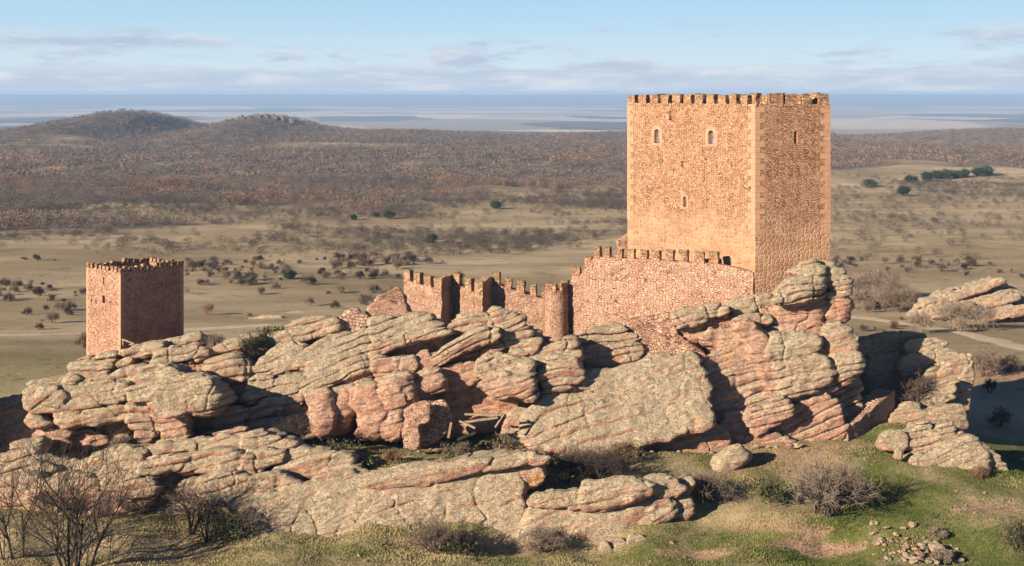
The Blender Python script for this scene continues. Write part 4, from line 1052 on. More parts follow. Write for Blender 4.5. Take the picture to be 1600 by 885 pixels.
wall_merlons(up, wU, [(fr(a), fr(b)) for a, b in pxs], 1.0)
# rubble core where the facing has fallen
rock('rubble_core', 'F', [(100, 385), (420, 320), (430, 440), (520, 540), (630, 585), (610, 660), (380, 690), (110, 720), (190, 580), (160, 450)], 121.8, T=6, w=0, rnd=.3, amp=.35, strata=.05, lean=.55, parent=up, mat=M_RUBBLE)
rock('rubble_core', 'G', [(245, 360), (310, 280), (355, 310), (355, 390), (280, 405)], 123.2, T=2, w=0, rnd=.2, amp=.25, strata=.02, parent=up, mat=M_RUBBLE)
rock('rubble_core', 'F', [(640, 380), (830, 330), (860, 370), (700, 410)], 122.6, T=2, w=0, rnd=.2, amp=.25, strata=.02, parent=up, mat=M_RUBBLE)
# wall stub left of the keep
kw = empty('castle_wall', (0, 0, 0), label='broken red wall stub behind the left corner of the keep', cat='castle wall')
rock('wall_section', 'P', [(962, 402), (966, 382), (974, 372), (986, 362), (1000, 360), (1000, 402)], 143.5, T=1.2, w=0, rnd=.15, amp=.2, strata=.02, lean=0, parent=kw, mat=M_WALL)
# ruined walls left of the curtain wall
rw = empty('ruined_wall', (0, 0, 0), label='pale tumbled stone wall end at the left end of the curtain wall', cat='ruined wall')
rock('wall_section', 'C', [(635, 215), (640, 110), (690, 50), (760, 20), (800, 60), (860, 70), (885, 100), (875, 160), (760, 190), (680, 215)], 121.3, T=1.5, w=0, rnd=.25, amp=.25, strata=.03, lean=.1, parent=rw, mat=mat_masonry('pale_rubble', .42, cols=[(.50, .33, .235), (.42, .25, .18), (.56, .42, .31), (.33, .2, .15)], mortar=(.33, .2, .14), depth=.22))
rw2 = empty('ruined_wall', (0, 0, 0), label='low broken rubble wall with jagged top beside the zigzag curtain wall', cat='ruined wall')
rock('wall_section', 'P', [(577, 512), (577, 480), (590, 474), (604, 470), (616, 476), (634, 470), (640, 506), (600, 512)], 122.2, T=1.2, w=0, rnd=.2, amp=.2, strata=.03, lean=.1, parent=rw2, mat=M_WALL)
rock('wall_section', 'P', [(585, 478), (592, 466), (612, 455), (628, 450), (632, 480), (606, 482)], 126.5, T=1.0, w=0, rnd=.2, amp=.25, strata=.03, lean=.1, parent=rw2, mat=M_RUBBLE)
# ruin at the foot of the cliff
rn = empty('ruined_hut', (0, 0, 0), label='ruined curved rubble hut wall at the foot of the cliff', cat='ruin')
rock('wall_section', 'R', [(310, 540), (300, 260), (400, 195), (480, 180), (500, 300), (430, 330), (400, 400), (430, 520), (400, 570), (310, 560)], 112.2, T=1.0, w=0, rnd=.1, amp=.32, strata=.02, lean=.05, h=.1, parent=rn, mat=M_WALL)
rock('wall_section', 'R', [(420, 420), (430, 195), (560, 170), (665, 165), (668, 420), (560, 500), (440, 520)], 113.9, T=1.0, w=0, rnd=.1, amp=.34, strata=.02, lean=.0, h=.1, parent=rn, mat=M_RUBBLE, skew=.1)

# stone stair
st = empty('stone_stair', (0, 0, 0), label='outdoor stone stair with a sloping side wall climbing to the east rocks', cat='stairs')
sa = np.array(PT(1325, 672, 118.8)); sb = np.array(PT(1398, 612, 123.5))
L = float(np.hypot(*(sb-sa)[:2])); rz = math.atan2(sb[1]-sa[1], sb[0]-sa[0]); n = 19
z0 = 8.3
me = grid_box(0, L, .0, .5, 0, 6, .22, .09, 6, lambda x: (sa[2]+.12-z0)+(sb[2]-sa[2])*x/L)
place(link('side_wall', me, M_WALL), st, (sa[0], sa[1], z0), rz)
for i in range(n):
    xa = L*i/n; hh = (sb[2]-sa[2])*(i+1)/n+sa[2]-z0
    place(link('step', grid_box(0, L/n+.05, .55, 1.9, -.5, 0, .3, .02, 20+i), M_STEP), st,
          Vector((sa[0], sa[1], z0)) + Matrix.Rotation(rz, 3, 'Z') @ Vector((xa, 0, hh)), rz)

# ------------------------------------------------------------------ wood
def beam(label, a, b, w, mat=M_WOOD, group=None, name='timber_beam'):
    a = Vector(a); b = Vector(b); L = (b-a).length; w *= .72
    me = grid_box(0, L, -w/2, w/2, -w*.35, w*.35, .3, .025, random.randrange(99))
    o = link(name, me, mat); o.location = a
    o.rotation_euler = (b-a).to_track_quat('X', 'Z').to_euler()
    return tag(o, label, 'beam', group)
GW = 'fallen timbers in the ruined hut'
def zr(x, y, Y): return PT(580+x/5.714, 600+y/5.714, Y)
beam('long pale timber lying level across the cave mouth', zr(835, 272, 113.5), zr(1160, 275, 113), .3, group=GW)
beam('grey plank lying below the long level timber', zr(820, 345, 113), zr(1130, 300, 112.6), .32, group=GW)
beam('split timber slanting down from the shade of the hut', zr(790, 330, 113), zr(930, 395, 112), .26, group=GW)
beam('short timber propped upright in the rubble of the hut', zr(715, 350, 113), zr(690, 480, 111.6), .28, group=GW)
beam('two leg brown timber leaning at the right end of the hut', zr(1190, 270, 113), zr(1110, 390, 112.3), .24, group=GW)
beam('thin brown pole leaning next to the right hand timber', zr(1160, 262, 113.4), zr(1200, 290, 113), .2, group=GW)
beam('dark charred timber lying in the rubble', zr(770, 500, 111.4), zr(930, 440, 111.8), .34, mat=M_TWIGD, group=GW)
fn = empty('wooden_railing', PT(200, 540, 121), label='short wooden railing beside the foot of the small tower', cat='railing')
for nm, a, b in [('rail', (191, 530.5, 121.4), (209, 536.5, 120.4)), ('post', (206.5, 536, 120.5), (206.5, 545, 120.5)), ('post', (192.5, 530, 121.4), (192.5, 540, 121.4)), ('rail', (203, 538, 120.5), (211, 537, 120.3))]:
    o = beam(None, PT(*a), PT(*b), .2, name=nm)
    del_keys = [k for k in ('category',) if k in o.keys()]
    for k in del_keys: del o[k]
    M0 = o.location.copy(); o.parent = fn; o.location = M0-fn.location

# ------------------------------------------------------------------ vegetation
def tubes(segs, sides=3):
    S = np.array(segs, np.float32)           # n x 8 : p0 p1 r0 r1
    a, b, r0, r1 = S[:, :3], S[:, 3:6], S[:, 6], S[:, 7]
    d = b-a; d /= np.linalg.norm(d, axis=1, keepdims=True)+1e-9
    ref = np.where(np.abs(d[:, 2:3]) > .9, np.array([[1, 0, 0]]), np.array([[0, 0, 1]]))
    u = np.cross(d, ref); u /= np.linalg.norm(u, axis=1, keepdims=True)+1e-9; v = np.cross(d, u)
    V = []
    for k in range(sides):
        th = 2*math.pi*k/sides; o = u*math.cos(th)+v*math.sin(th)
        V.append(a+o*r0[:, None]); V.append(b+o*r1[:, None])
    V = np.stack(V, 1); n = len(S); base = np.arange(n)[:, None]*(2*sides)
    Qs = [np.concatenate([base+2*k, base+2*((k+1) % sides), base+2*((k+1) % sides)+1, base+2*k+1], 1) for k in range(sides)]
    return V.reshape(-1, 3), np.concatenate(Qs)

def grow(rs, p, d, L, r, lvl, maxl, segs, nb, up=.25, wob=.25, tip=.5, taper=.55, spread=.75, minr=.007):
    n = 3 if lvl < 2 else 2
    q = np.array(p, float); dd = np.array(d, float)
    pts = [q.copy()]
    for i in range(n):
        dd = dd + rs.normal(0, wob, 3)*.6 + np.array([0, 0, up*.3]); dd /= np.linalg.norm(dd)
        q = q+dd*L/n; pts.append(q.copy())
    rr = [max(minr, r*(1-(1-taper)*i/n)) for i in range(n+1)]
    for i in range(n): segs.append((*pts[i], *pts[i+1], rr[i], rr[i+1]))
    if lvl >= maxl: return
    for j in range(nb[lvl]):
        f = tip+(1-tip)*rs.random() if lvl == 0 else .25+.75*rs.random()
        k = min(n-1, int(f*n)); pos = pts[k]+(pts[k+1]-pts[k])*(f*n-k)
        tdir = pts[k+1]-pts[k]; tdir /= np.linalg.norm(tdir)
        side = rs.normal(0, 1, 3); side -= tdir*side.dot(tdir); side /= np.linalg.norm(side)+1e-9
        nd = tdir*(1-spread*.55)+side*spread
        grow(rs, pos, nd/np.linalg.norm(nd), L*rs.uniform(.5, .75), max(minr, r*.5), lvl+1, maxl, segs, nb, up, wob, .3, taper, spread, minr)

def shrub_mesh(seed, h, w, stems=12, nb=(5, 5, 4), maxl=3, r=.05, minr=.010, flat=.0):
    rs = np.random.default_rng(seed); segs = []
    for i in range(stems):
        an = rs.uniform(0, 2*math.pi); lean_ = rs.uniform(.1, 1.0)
        d = np.array([math.cos(an)*lean_*w/h*.75, math.sin(an)*lean_*w/h*.75, 1.0]); d /= np.linalg.norm(d)
        p = np.array([math.cos(an)*rs.random()*w*.14, math.sin(an)*rs.random()*w*.14, -.15])
        grow(rs, p, d, h*rs.uniform(.42, .62), r*rs.uniform(.6, 1.1), 0, maxl, segs, nb, up=.12, spread=.7, minr=minr)
    return segs

def ground_pt(px, py, lo=92, hi=3000):
    x, y = ground_at(px, py, lo, hi); return x, y, hz(x, y)

def near_shrub(px, py, h, w, mat, label, seed, lo=92, Y=None, dens=1.0, zoff=0, leaf=0, group='bare twiggy shrubs around the rocks', cat='shrub', minr=.010, stems=12):
    if Y is None: x, y, z = ground_pt(px, py, lo)
    else:
        x, y, z = PT(px, py, Y)
    o = empty('bare_shrub', (x, y, z+zoff), label=label, cat=cat, group=group)
    segs = shrub_mesh(seed, h, w, stems=int(stems*dens), nb=(5, 5, 4), r=.022*h, minr=minr)
    thick = [s for s in segs if s[6] > .02]; thin = [s for s in segs if s[6] <= .02]
    if thick:
        V, Qd = tubes(thick, 4); link('stem', mesh_np('stem', V, Qd), M_TWIGD, o)
    if thin:
        V, Qd = tubes(thin, 3); link('twigs', mesh_np('twigs', V, Qd), mat, o)
    if leaf:
        rs = np.random.default_rng(seed+5); me = leaf_mesh(rs, leaf, h*.75, w*.5, .09); link('foliage', me, M_GLEAF, o)
    return o

def leaf_mesh(rs, n, h, rad, size, clumps=14, zmin=.1):
    """leaf-sized faces in clumps through a crown volume"""
    c = rs.normal(0, 1, (clumps, 3)); c /= np.linalg.norm(c, axis=1, keepdims=True); c *= rs.uniform(.25, .8, (clumps, 1))
    c[:, :2] *= rad; c[:, 2] = h*(zmin+(1-zmin)*(.5+.5*c[:, 2]))
    k = rs.integers(0, clumps, n)
    p = c[k]+rs.normal(0, 1, (n, 3))*np.array([rad*.27, rad*.27, h*.14])
    p[:, 2] = np.abs(p[:, 2])
    a = rs.normal(0, 1, (n, 3)); a /= np.linalg.norm(a, axis=1, keepdims=True)
    b = np.cross(a, rs.normal(0, 1, (n, 3))); b /= np.linalg.norm(b, axis=1, keepdims=True)
    s = size*rs.uniform(.6, 1.4, (n, 1))
    V = np.stack([p-a*s-b*s*.6, p+a*s-b*s*.6, p+a*s+b*s*.6, p-a*s+b*s*.6], 1).reshape(-1, 3)
    return mesh_np('foliage', V, np.arange(4*n).reshape(n, 4), smooth=False)

near_shrub(1290, 803, 4.6, 6.0, M_TWIGL, 'big round bare grey shrub on the turf right of centre', 1, dens=1.6)
near_shrub(1095, 800, 3.9, 3.2, M_TWIG, 'bare shrub growing behind the capped sandstone slab', 2, Y=105.5, dens=1.2)
near_shrub(1210, 782, 1.9, 3.2, M_TWIG, 'low leafy bush in the hollow left of the big round shrub', 3, leaf=900)
near_shrub(325, 842, 3.3, 3.4, M_TWIG, 'dense brown shrub against the foreground ledge left of its pale foot', 4, Y=102.3, dens=.9)
near_shrub(375, 842, 2.7, 3.2, M_TWIG, 'dark low shrub with some green at the foot of the foreground ledge', 5, Y=101.8, leaf=350, dens=.9)
near_shrub(685, 864, 2.9, 4.0, M_TWIG, 'spreading bare shrub in front of the pale sloping slab', 6, dens=1.3)
near_shrub(720, 866, 1.8, 2.6, M_TWIGD, 'small dark bush at the right of the spreading bare shrub', 7, leaf=300)
near_shrub(850, 862, 2.3, 3.0, M_TWIG, 'rounded dark brown shrub before the leaning capped slab', 8, dens=1.2)
near_shrub(800, 715, 2.8, 4.6, M_TWIG, 'wide dark shrub on the terrace right of the ruined hut', 9, leaf=700, dens=1.5)
near_shrub(715, 719, 1.6, 3.2, M_TWIGL, 'low brown shrub below the rubble of the ruined hut', 10, leaf=200)
near_shrub(615, 722, 1.2, 2.4, M_RUST, 'small golden brown bush on the terrace left of the ruined hut', 11)
near_shrub(880, 757, 3.0, 3.2, M_TWIGD, 'dark bare thorn tree at the end of the foreground ledge', 12, leaf=250)
near_shrub(940, 757, 3.4, 4.4, M_TWIGD, 'dark bare thorn tree behind the cap stones', 13)
near_shrub(905, 735, 2.4, 4.5, M_TWIG, 'brown bush thicket under the great slab, behind the thorn trees', 14, leaf=300)
near_shrub(975, 725, 2.0, 4.0, M_RUST, 'brown bush at the foot of the great sloping slab', 15, leaf=300)
near_shrub(458, 694, 2.6, 3.0, M_TWIGD, 'small dark bare tree before the fluted pink rock', 16, Y=111)
near_shrub(560, 735, 1.1, 2.2, M_TWIGD, 'low dark bush at the end of the lichened ledge slabs', 17, leaf=350)
near_shrub(520, 708, 1.3, 4.4, M_TWIG, 'low brown growth in the shade of the fluted rock', 18, leaf=400)
near_shrub(1435, 632, 3.2, 4.0, M_TWIG, 'brown bare shrub growing at the top of the stone stair', 19, Y=124.5, dens=1.4)
near_shrub(398, 555, 2.2, 2.0, M_TWIGD, 'dark green bush in the cleft of the crag', 20, Y=119.2, leaf=550)
near_shrub(420, 527, 1.2, 3.2, M_TWIG, 'low dark bush on the crest of the crag', 21, Y=122.5, leaf=500)
near_shrub(335, 540, 1.4, 2.4, M_TWIGL, 'straw coloured bush on the crest near the small tower', 22, Y=121.5)
near_shrub(190, 698, 1.2, 2.2, M_TWIGL, 'dry grassy bush at the foot of the west rock wall', 23, Y=111)
near_shrub(300, 832, 3.6, 2.6, M_TWIGL, 'pale thin bare tree before the foreground ledge', 24, Y=101.8, dens=.6)
near_shrub(175, 800, 1.8, 4.5, M_TWIG, 'brown thicket along the ledge behind the large bare tree', 25, Y=103.4, dens=.8)
near_shrub(80, 800, 2.0, 4.5, M_TWIG, 'brown thicket along the ledge at the left edge', 26, Y=103.4, dens=.8)
near_shrub(1600, 865, 2.6, 2.2, M_TWIGD, 'dark evergreen bush cut off at the lower right edge', 27, leaf=1300)
near_shrub(1530, 745, 1.2, 2.4, M_RUST, 'russet low growth beside the white lichened rock foot', 28)
near_shrub(1470, 878, 1.1, 2.6, M_TWIGL, 'dry brush in the stone heap at the lower right', 29)
near_shrub(1465, 845, .9, 1.8, M_TWIGL, 'dry brush on top of the stone heap at the lower right', 30)
near_shrub(716, 436, .9, 1.0, M_TWIGD, 'green bush behind the battlements of the curtain wall', 31, Y=143, leaf=300)

# the large bare tree at the lower left
def bare_tree(name, px, py, Y, stems, h, label, seed, group=None, mat=M_TWIGD):
    x, y, z = PT(px, py, Y)
    o = empty(name, (x, y, z), label=label, cat='tree', group=group)
    rs = np.random.default_rng(seed); segs = []
    for (lx, ly, L_, r_) in stems:
        d = np.array([lx, ly, 1.0]); d /= np.linalg.norm(d)
        grow(rs, (rs.normal(0, .15), rs.normal(0, .15), 0), d, h*L_, r_*1.45, 0, 4, segs, (4, 4, 3, 2), up=.5, wob=.16, tip=.25, spread=.62, minr=.012)
    big = [s for s in segs if s[6] > .035]; sm = [s for s in segs if s[6] <= .035]
    V, Qd = tubes(big, 6); link('trunk', mesh_np('trunk', V, Qd), mat, o)
    V, Qd = tubes(sm, 3); link('crown', mesh_np('crown', V, Qd), mat, o)
    return o
bare_tree('bare_tree', 118, 945, 95, [(-.05, .1, .60, .10), (.25, -.1, .55, .085), (-.55, 0, .5, .075), (.7, .1, .5, .08), (-.9, .2, .42, .06), (1.15, -.2, .42, .06), (.1, .4, .5, .07), (-.25, -.3, .5, .07)], 11.5, 'large leafless dark tree with many upright stems at the lower left', 50)
bare_tree('bare_tree', 30, 930, 97, [(-.2, 0, .6, .08), (.15, .1, .6, .07), (-.6, 0, .5, .06)], 9.5, 'leafless dark tree cut off by the left edge', 51)

# ---- scattered shrubs on the plain
sil_x = [0, 45, 130, 135, 287, 290, 420, 520, 628, 632, 930, 980, 981, 1297, 1298, 1340, 1345, 1480, 1520, 1600]
sil_y = [625, 600, 560, 405, 405, 535, 512, 490, 470, 418, 390, 385, 148, 150, 418, 500, 525, 540, 600, 740]
variants = []
for i in range(6):
    segs = shrub_mesh(900+i, 2.6, 2.9, stems=10, nb=(5, 5, 2), r=.07, minr=.028)
    big = [s for s in segs if s[6] > .05]; sm = [s for s in segs if s[6] <= .05]
    variants.append((mesh_np('stem', *tubes(big, 3)), mesh_np('twigs', *tubes(sm, 3))))
for i in range(4):
    segs = shrub_mesh(930+i, 3.3, 2.2+.5*i, stems=4+2*i, nb=(6, 5, 3), r=.06, minr=.022)
    big = [s for s in segs if s[6] > .05]; sm = [s for s in segs if s[6] <= .05]
    variants.append((mesh_np('stem', *tubes(big, 3)), mesh_np('twigs', *tubes(sm, 3))))
for i, (s_, t2) in enumerate(variants):
    s_.materials.append(M_TWIGD); t2.materials.append((M_BUSH, M_BUSH, M_TWIG, M_BUSH, M_TWIGD, M_TWIG, M_TWIGL, M_RUST, M_TWIG, M_BUSH)[i])
cand = []
rs = np.random.default_rng(12)
n_c = 80000
yy = np.exp(rs.uniform(np.log(185), np.log(1050), n_c)); uu = rs.uniform(-.42, .42, n_c); xx = uu*yy
ppx = 800+F*uu; zz = hgt(xx, yy); ppy = HY+(EZ-zz)*F/yy
vis = ppy < np.interp(ppx, sil_x, sil_y)-2
clus = fbm(xx/60, yy/60, .4, 61, 3)
dens = np.interp(ppy, [255, 300, 340, 380, 420, 450, 480, 510, 560], [.9, .85, .8, .62, .34, .18, .10, .03, .0])
dens = np.where(ppx > 1300, np.interp(ppy, [260, 290, 340, 400, 480, 560], [.7, .5, .3, .12, .06, .03]), dens)
keepm = vis & (rs.random(n_c) < dens*np.clip(.38+clus*1.3, .03, 1.6)*.42*(yy/400)**1.3) & (forest_w(xx, yy) < .35)
road1 = np.abs(ppy-np.interp(ppx, [0, 400], [525, 509])) < 5
keepm &= ~road1
P_b = np.stack([xx, yy, zz], -1)[keepm]
P_b = P_b[np.argsort(P_b[:, 1])]
print('plain shrubs', len(P_b))
GS = 'dark bare shrubs scattered over the grassy plain'
def put_shrub(i, x, y, z, sc, label, group, mset=variants, name='bare_shrub', cat='shrub'):
    s_, t2 = mset[(i*7+i//3) % len(mset)]
    o = empty(name, (x, y, z), random.uniform(0, 6.28), label=label, cat=cat, group=group)
    o.scale = (sc*random.uniform(.8, 1.1), sc*random.uniform(.8, 1.1), sc*1.1)
    link('stem', s_, None, o); link('twigs', t2, None, o)
    return o
n_ind = min(300, len(P_b))
for i in range(n_ind):
    x, y, z = P_b[i]
    put_shrub(i, x, y, z-.1, random.choice((.35, .45, .6, .75, .95))*random.uniform(.8, 1.15), 'dark leafless shrub standing among others on the dry grassy plain', GS)
# right-hand thicket of pale bare trees beside the road and lone road trees
pale_v = []
for i in range(4):
    segs = shrub_mesh(950+i, 4.6, 3.6, stems=9, nb=(6, 5, 4), r=.06, minr=.018)
    big = [s for s in segs if s[6] > .045]; sm = [s for s in segs if s[6] <= .045]
    a_, b_ = mesh_np('trunk', *tubes(big, 3)), mesh_np('crown', *tubes(sm, 3))
    a_.materials.append(M_TWIG); b_.materials.append(M_TWIGL); pale_v.append((a_, b_))
def put_tree(i, px, py, sc, label, group, cat='tree', mset=pale_v, lo=130):
    x, y, z = ground_pt(px, py, lo)
    a_, b_ = mset[i % len(mset)]
    o = empty('bare_tree', (x, y, z), random.uniform(0, 6.28), label=label, cat=cat, group=group); o.scale = (sc, sc, sc)
    link('trunk', a_, None, o); link('crown', b_, None, o)
GT = 'pale bare trees in the thicket beside the dirt road'
for i, (px, py, sc) in enumerate([(1345, 470, 1.5), (1362, 464, 1.6), (1385, 466, 1.5), (1400, 474, 1.3), (1338, 484, 1.1), (1360, 482, 1.1), (1382, 486, 1.1), (1404, 487, 1.2), (1418, 480, 1.0)]):
    put_tree(i, px, py, sc, 'pale brown bare tree in the thicket right of the keep', GT)
for i, (px, py, sc, lab) in enumerate([(1437, 522, 1.0, 'bare tree at the roadside nearest the pointed dark rock'), (1488, 515, 1.25, 'wide bare tree before the layered rock hump'), (1530, 516, 1.2, 'russet bare tree right of the wide one before the layered hump'),
                                       (1533, 588, .95, 'slim bare tree casting a shadow below the road at the right'), (1500, 520, .7, 'small bare tree at the foot of the layered rock hump')]):
    put_tree(i+1, px, py, sc, lab, 'bare trees along the dirt road')
for i, (px, py, sc, lab) in enumerate([(1572, 582, .95, 'round dark shrub on the slope near the right edge'), (1397, 512, .5, 'small dark shrub beside the dirt road'), (1548, 615, .8, 'low shrub with a long shadow on the right slope'), (1562, 668, .8, 'dark shrub on bare red earth at the right edge')]):
    x, y, z = ground_pt(px, py, 130); put_shrub(i, x, y, z, sc, lab, 'shrubs on the right slope')

# evergreen oaks
ev = []
for i in range(4):
    r2 = np.random.default_rng(70+i); me = leaf_mesh(r2, 2600, 3.6, 2.1, .17, 22, .12); me.materials.append(M_LEAF)
    tm = mesh_np('trunk', *tubes([(0, 0, -.3, .1, .05, 1.2, .2, .15), (.1, .05, 1.2, .5, .2, 2.4, .14, .06), (.1, .05, 1.2, -.5, -.1, 2.3, .13, .06)], 5)); tm.materials.append(M_TWIGD)
    ev.append((tm, me))
GE = 'round evergreen oaks on the plain'
for i, (px, py, sc, lab) in enumerate([(552, 344, 1.0, 'dark evergreen oak at the left end of the row on the plain'), (608, 342, 1.5, 'large evergreen oak beside a russet tree on the plain'), (588, 340, .9, 'low evergreen oak between two larger ones'), (775, 327, 1.5, 'evergreen oak left of the walled enclosure on the plain'),
                                       (676, 380, 1.0, 'single evergreen oak among bare shrubs on the open plain'), (1360, 294, 1.6, 'broad evergreen oak right of the keep'), (1412, 306, 1.7, 'evergreen oak with a long shadow on the right grassland'),
                                       (1424, 287, 1.5, 'evergreen oak at the left of the row along the wood edge'), (1448, 284, 1.6, 'second evergreen oak of the row along the wood edge'), (1463, 281, 1.6, 'third evergreen oak of the row along the wood edge'), (1480, 281, 1.7, 'rounded evergreen oak in the middle of the row along the wood edge'),
                                       (1495, 279, 1.4, 'smaller evergreen oak right of the rounded one'), (1508, 278, 1.4, 'evergreen oak before the long dark clump at the wood edge'), (1528, 276, 1.7, 'first crown of the long dark clump at the wood edge'), (1542, 275, 1.7, 'last crown of the long dark clump at the wood edge'), (452, 437, .8, 'small dark evergreen bush above the crag')]):
    x, y, z = ground_pt(px, py, 150)
    tm, me = ev[i % 4]; s2 = sc*y/700*.8 if y > 500 else sc*.85
    o = empty('evergreen_oak', (x, y, z), random.uniform(0, 6), label=lab, cat='tree', group=GE); o.scale = (s2*1.15, s2*1.15, s2*.95)
    link('trunk', tm, None, o); link('crown', me, None, o)

# ---- woodland and far shrubs: one mass each
def crowns(name, P, hh, ww, ntri, colors, seed, mat, slim=.35):
    r2 = np.random.default_rng(seed); n = len(P)
    N = n*ntri
    c = np.repeat(P, ntri, 0); H = np.repeat(hh, ntri)[:, None]; W = np.repeat(ww, ntri)[:, None]
    v = r2.normal(0, 1, (N, 3)); v /= np.linalg.norm(v, axis=1, keepdims=True); rad = r2.random((N, 1))**.45
    p = c + np.concatenate([v[:, :2]*W*.5*rad, H*(.52+.45*v[:, 2:3]*rad)], 1)
    out = v+np.array([0, 0, .35])+r2.normal(0, .6, (N, 3)); out /= np.linalg.norm(out, axis=1, keepdims=True)
    sd = np.cross(out, r2.normal(0, 1, (N, 3))); sd /= np.linalg.norm(sd, axis=1, keepdims=True)
    s = (np.minimum(H, W)*r2.uniform(.14, .26, (N, 1)))*(10/ntri)**.35
    V = np.stack([p-sd*s*slim, p+sd*s*slim, p+out*s*1.15], 1).reshape(-1, 3)
    me = mesh_np(name, V, np.arange(3*N).reshape(N, 3), smooth=False)
    ca = me.color_attributes.new('tint', 'FLOAT_COLOR', 'POINT')
    cc = np.repeat(np.concatenate([colors, np.ones((n, 1))], 1), ntri*3, 0).astype(np.float32)
    ca.data.foreach_set('color', cc.ravel())
    return link(name, me, mat)
M_WOODL = mat_attr('winter_woodland', 'tint')
def tree_cols(n, r2, x, y):
    a = np.array([.125, .098, .078]); b = np.array([.20, .142, .10]); c = np.array([.27, .15, .08]); d = np.array([.055, .052, .042])
    g = np.clip(.5+.5*fbm(x/70, y/90, .2, 81, 3), 0, 1)[:, None]
    col = a*(1-g)+b*g
    f = r2.random(n)
    rus = f < np.clip(fbm(x/45, y/60, .7, 83, 3)*.95+.05, 0, .75)*(y < 1500)
    col[rus] = c*r2.uniform(.65, 1.1, (int(rus.sum()), 1)); col[f > .93] = d
    return col*r2.uniform(.75, 1.2, (n, 1))
r3 = np.random.default_rng(5)
def sample_wood(y0, y1, n):
    y = np.sqrt(r3.uniform(y0**2, y1**2, n)); x = r3.uniform(-.52, .52, n)*y
    k = r3.random(n) < np.clip(forest_w(x, y)*1.6-.35, 0, 1); x, y = x[k], y[k]
    return np.stack([x, y, hgt(x, y)-.3], -1)
Pn = sample_wood(480, 1000, 15500); n = len(Pn); hN = (2.0+4.6*r3.random(n)**1.5)*(.75+.5*np.clip(.5+fbm(Pn[:, 0]/50, Pn[:, 1]/50, .1, 4, 2)*.5, 0, 1))
o = crowns('oak_woodland', Pn, hN, hN*r3.uniform(.85, 1.25, n), 110, tree_cols(n, r3, Pn[:, 0], Pn[:, 1]), 1, M_WOODL, .42)
tag(o, 'brown and russet leafless oak wood covering the middle distance', 'woodland', kind='stuff')
Pf = sample_wood(1000, 3000, 75000); n = len(Pf); hF = 2.2+4.8*r3.random(n)**1.6
o = crowns('distant_woodland', Pf, hF, hF*1.3, 18, tree_cols(n, r3, Pf[:, 0], Pf[:, 1]), 2, M_WOODL, .6)
tag(o, 'purple brown winter woodland over the distant hills', 'woodland', kind='stuff')
rest = P_b[n_ind:]
if len(rest):
    n = len(rest); hR = 1.0+2.6*r3.random(n)**1.5
    o = crowns('distant_shrubs', rest, hR, hR*1.25, 220, np.tile([.075, .060, .045], (n, 1))*r3.uniform(.7, 1.3, (n, 1)), 3, M_WOODL, .45)
    tag(o, 'far scattered dark shrubs dotting the plain below the woods', 'shrubs', kind='stuff')

# ---- tussocks of dry grass over the plain
yt = np.sqrt(r3.uniform(165**2, 520**2, 60000)); xt = r3.uniform(-.43, .43, 60000)*yt
k = r3.random(60000) < np.clip(.35+.9*fbm(xt/22, yt/16, .2, 88, 3), .04, 1)
xt, yt = xt[k], yt[k]; n = len(xt); hT = r3.uniform(.18, .5, n)
g_ = np.clip(.5+.6*fbm(xt/30, yt/25, .6, 89, 2)+r3.normal(0, .2, n), 0, 1)[:, None]
o = crowns('dry_grass', np.stack([xt, yt, hgt(xt, yt)-.05], -1), hT, hT*r3.uniform(1.2, 2.8, n), 9, np.array([.15, .12, .06])*(1-g_)+np.array([.40, .31, .17])*g_, 9, M_WOODL, .35)
tag(o, 'straw tussocks speckling the open plain', 'grass', kind='stuff')

# ---- near grass
def grass(name, n, seed, label):
    r2 = np.random.default_rng(seed)
    y = r2.uniform(88, 124, n*3); x = r2.uniform(-.42, .42, n*3)*y
    px = 800+F*x/y
    tf = np.clip(.55+.5*fbm(x/7, y/7, .1, 51, 3)*.9, 0, 1)
    ok = r2.random(n*3) < tf
    x, y, px = x[ok], y[ok], px[ok]; n = len(x); z = hgt(x, y)
    h_ = r2.uniform(.04, .13, n)*(1+.8*np.clip(fbm(x/3, y/3, .3, 6, 2), 0, 1))
    an = r2.uniform(0, math.pi, n); wv_ = .05
    b = np.stack([np.cos(an)*wv_, np.sin(an)*wv_, np.zeros(n)], -1)
    p = np.stack([x, y, z-.02], -1); tip = p+np.stack([r2.normal(0, .06, n), r2.normal(0, .06, n), h_], -1)
    V = np.stack([p-b, p+b, tip], 1).reshape(-1, 3)
    me = mesh_np(name, V, np.arange(3*n).reshape(n, 3), smooth=False)
    g = np.clip(np.interp(px, [0, 600, 1000, 1400, 1600], [.18, .32, .45, .85, .9])+r2.normal(0, .13, n)+.55*fbm(x/6, y/6, .2, 12, 2), 0, 1)[:, None]
    col = np.array([.40, .32, .15])*(1-g)+np.array([.068, .105, .016])*g
    ca = me.color_attributes.new('tint', 'FLOAT_COLOR', 'POINT')
    ca.data.foreach_set('color', np.repeat(np.concatenate([col, np.ones((n, 1))], 1), 3, 0).astype(np.float32).ravel())
    return tag(link(name, me, mat_attr('grass_blades', 'tint', 2.0, .2)), label, 'grass', kind='stuff')
grass('grass', 170000, 8, 'short green and straw grass around the foreground rocks')

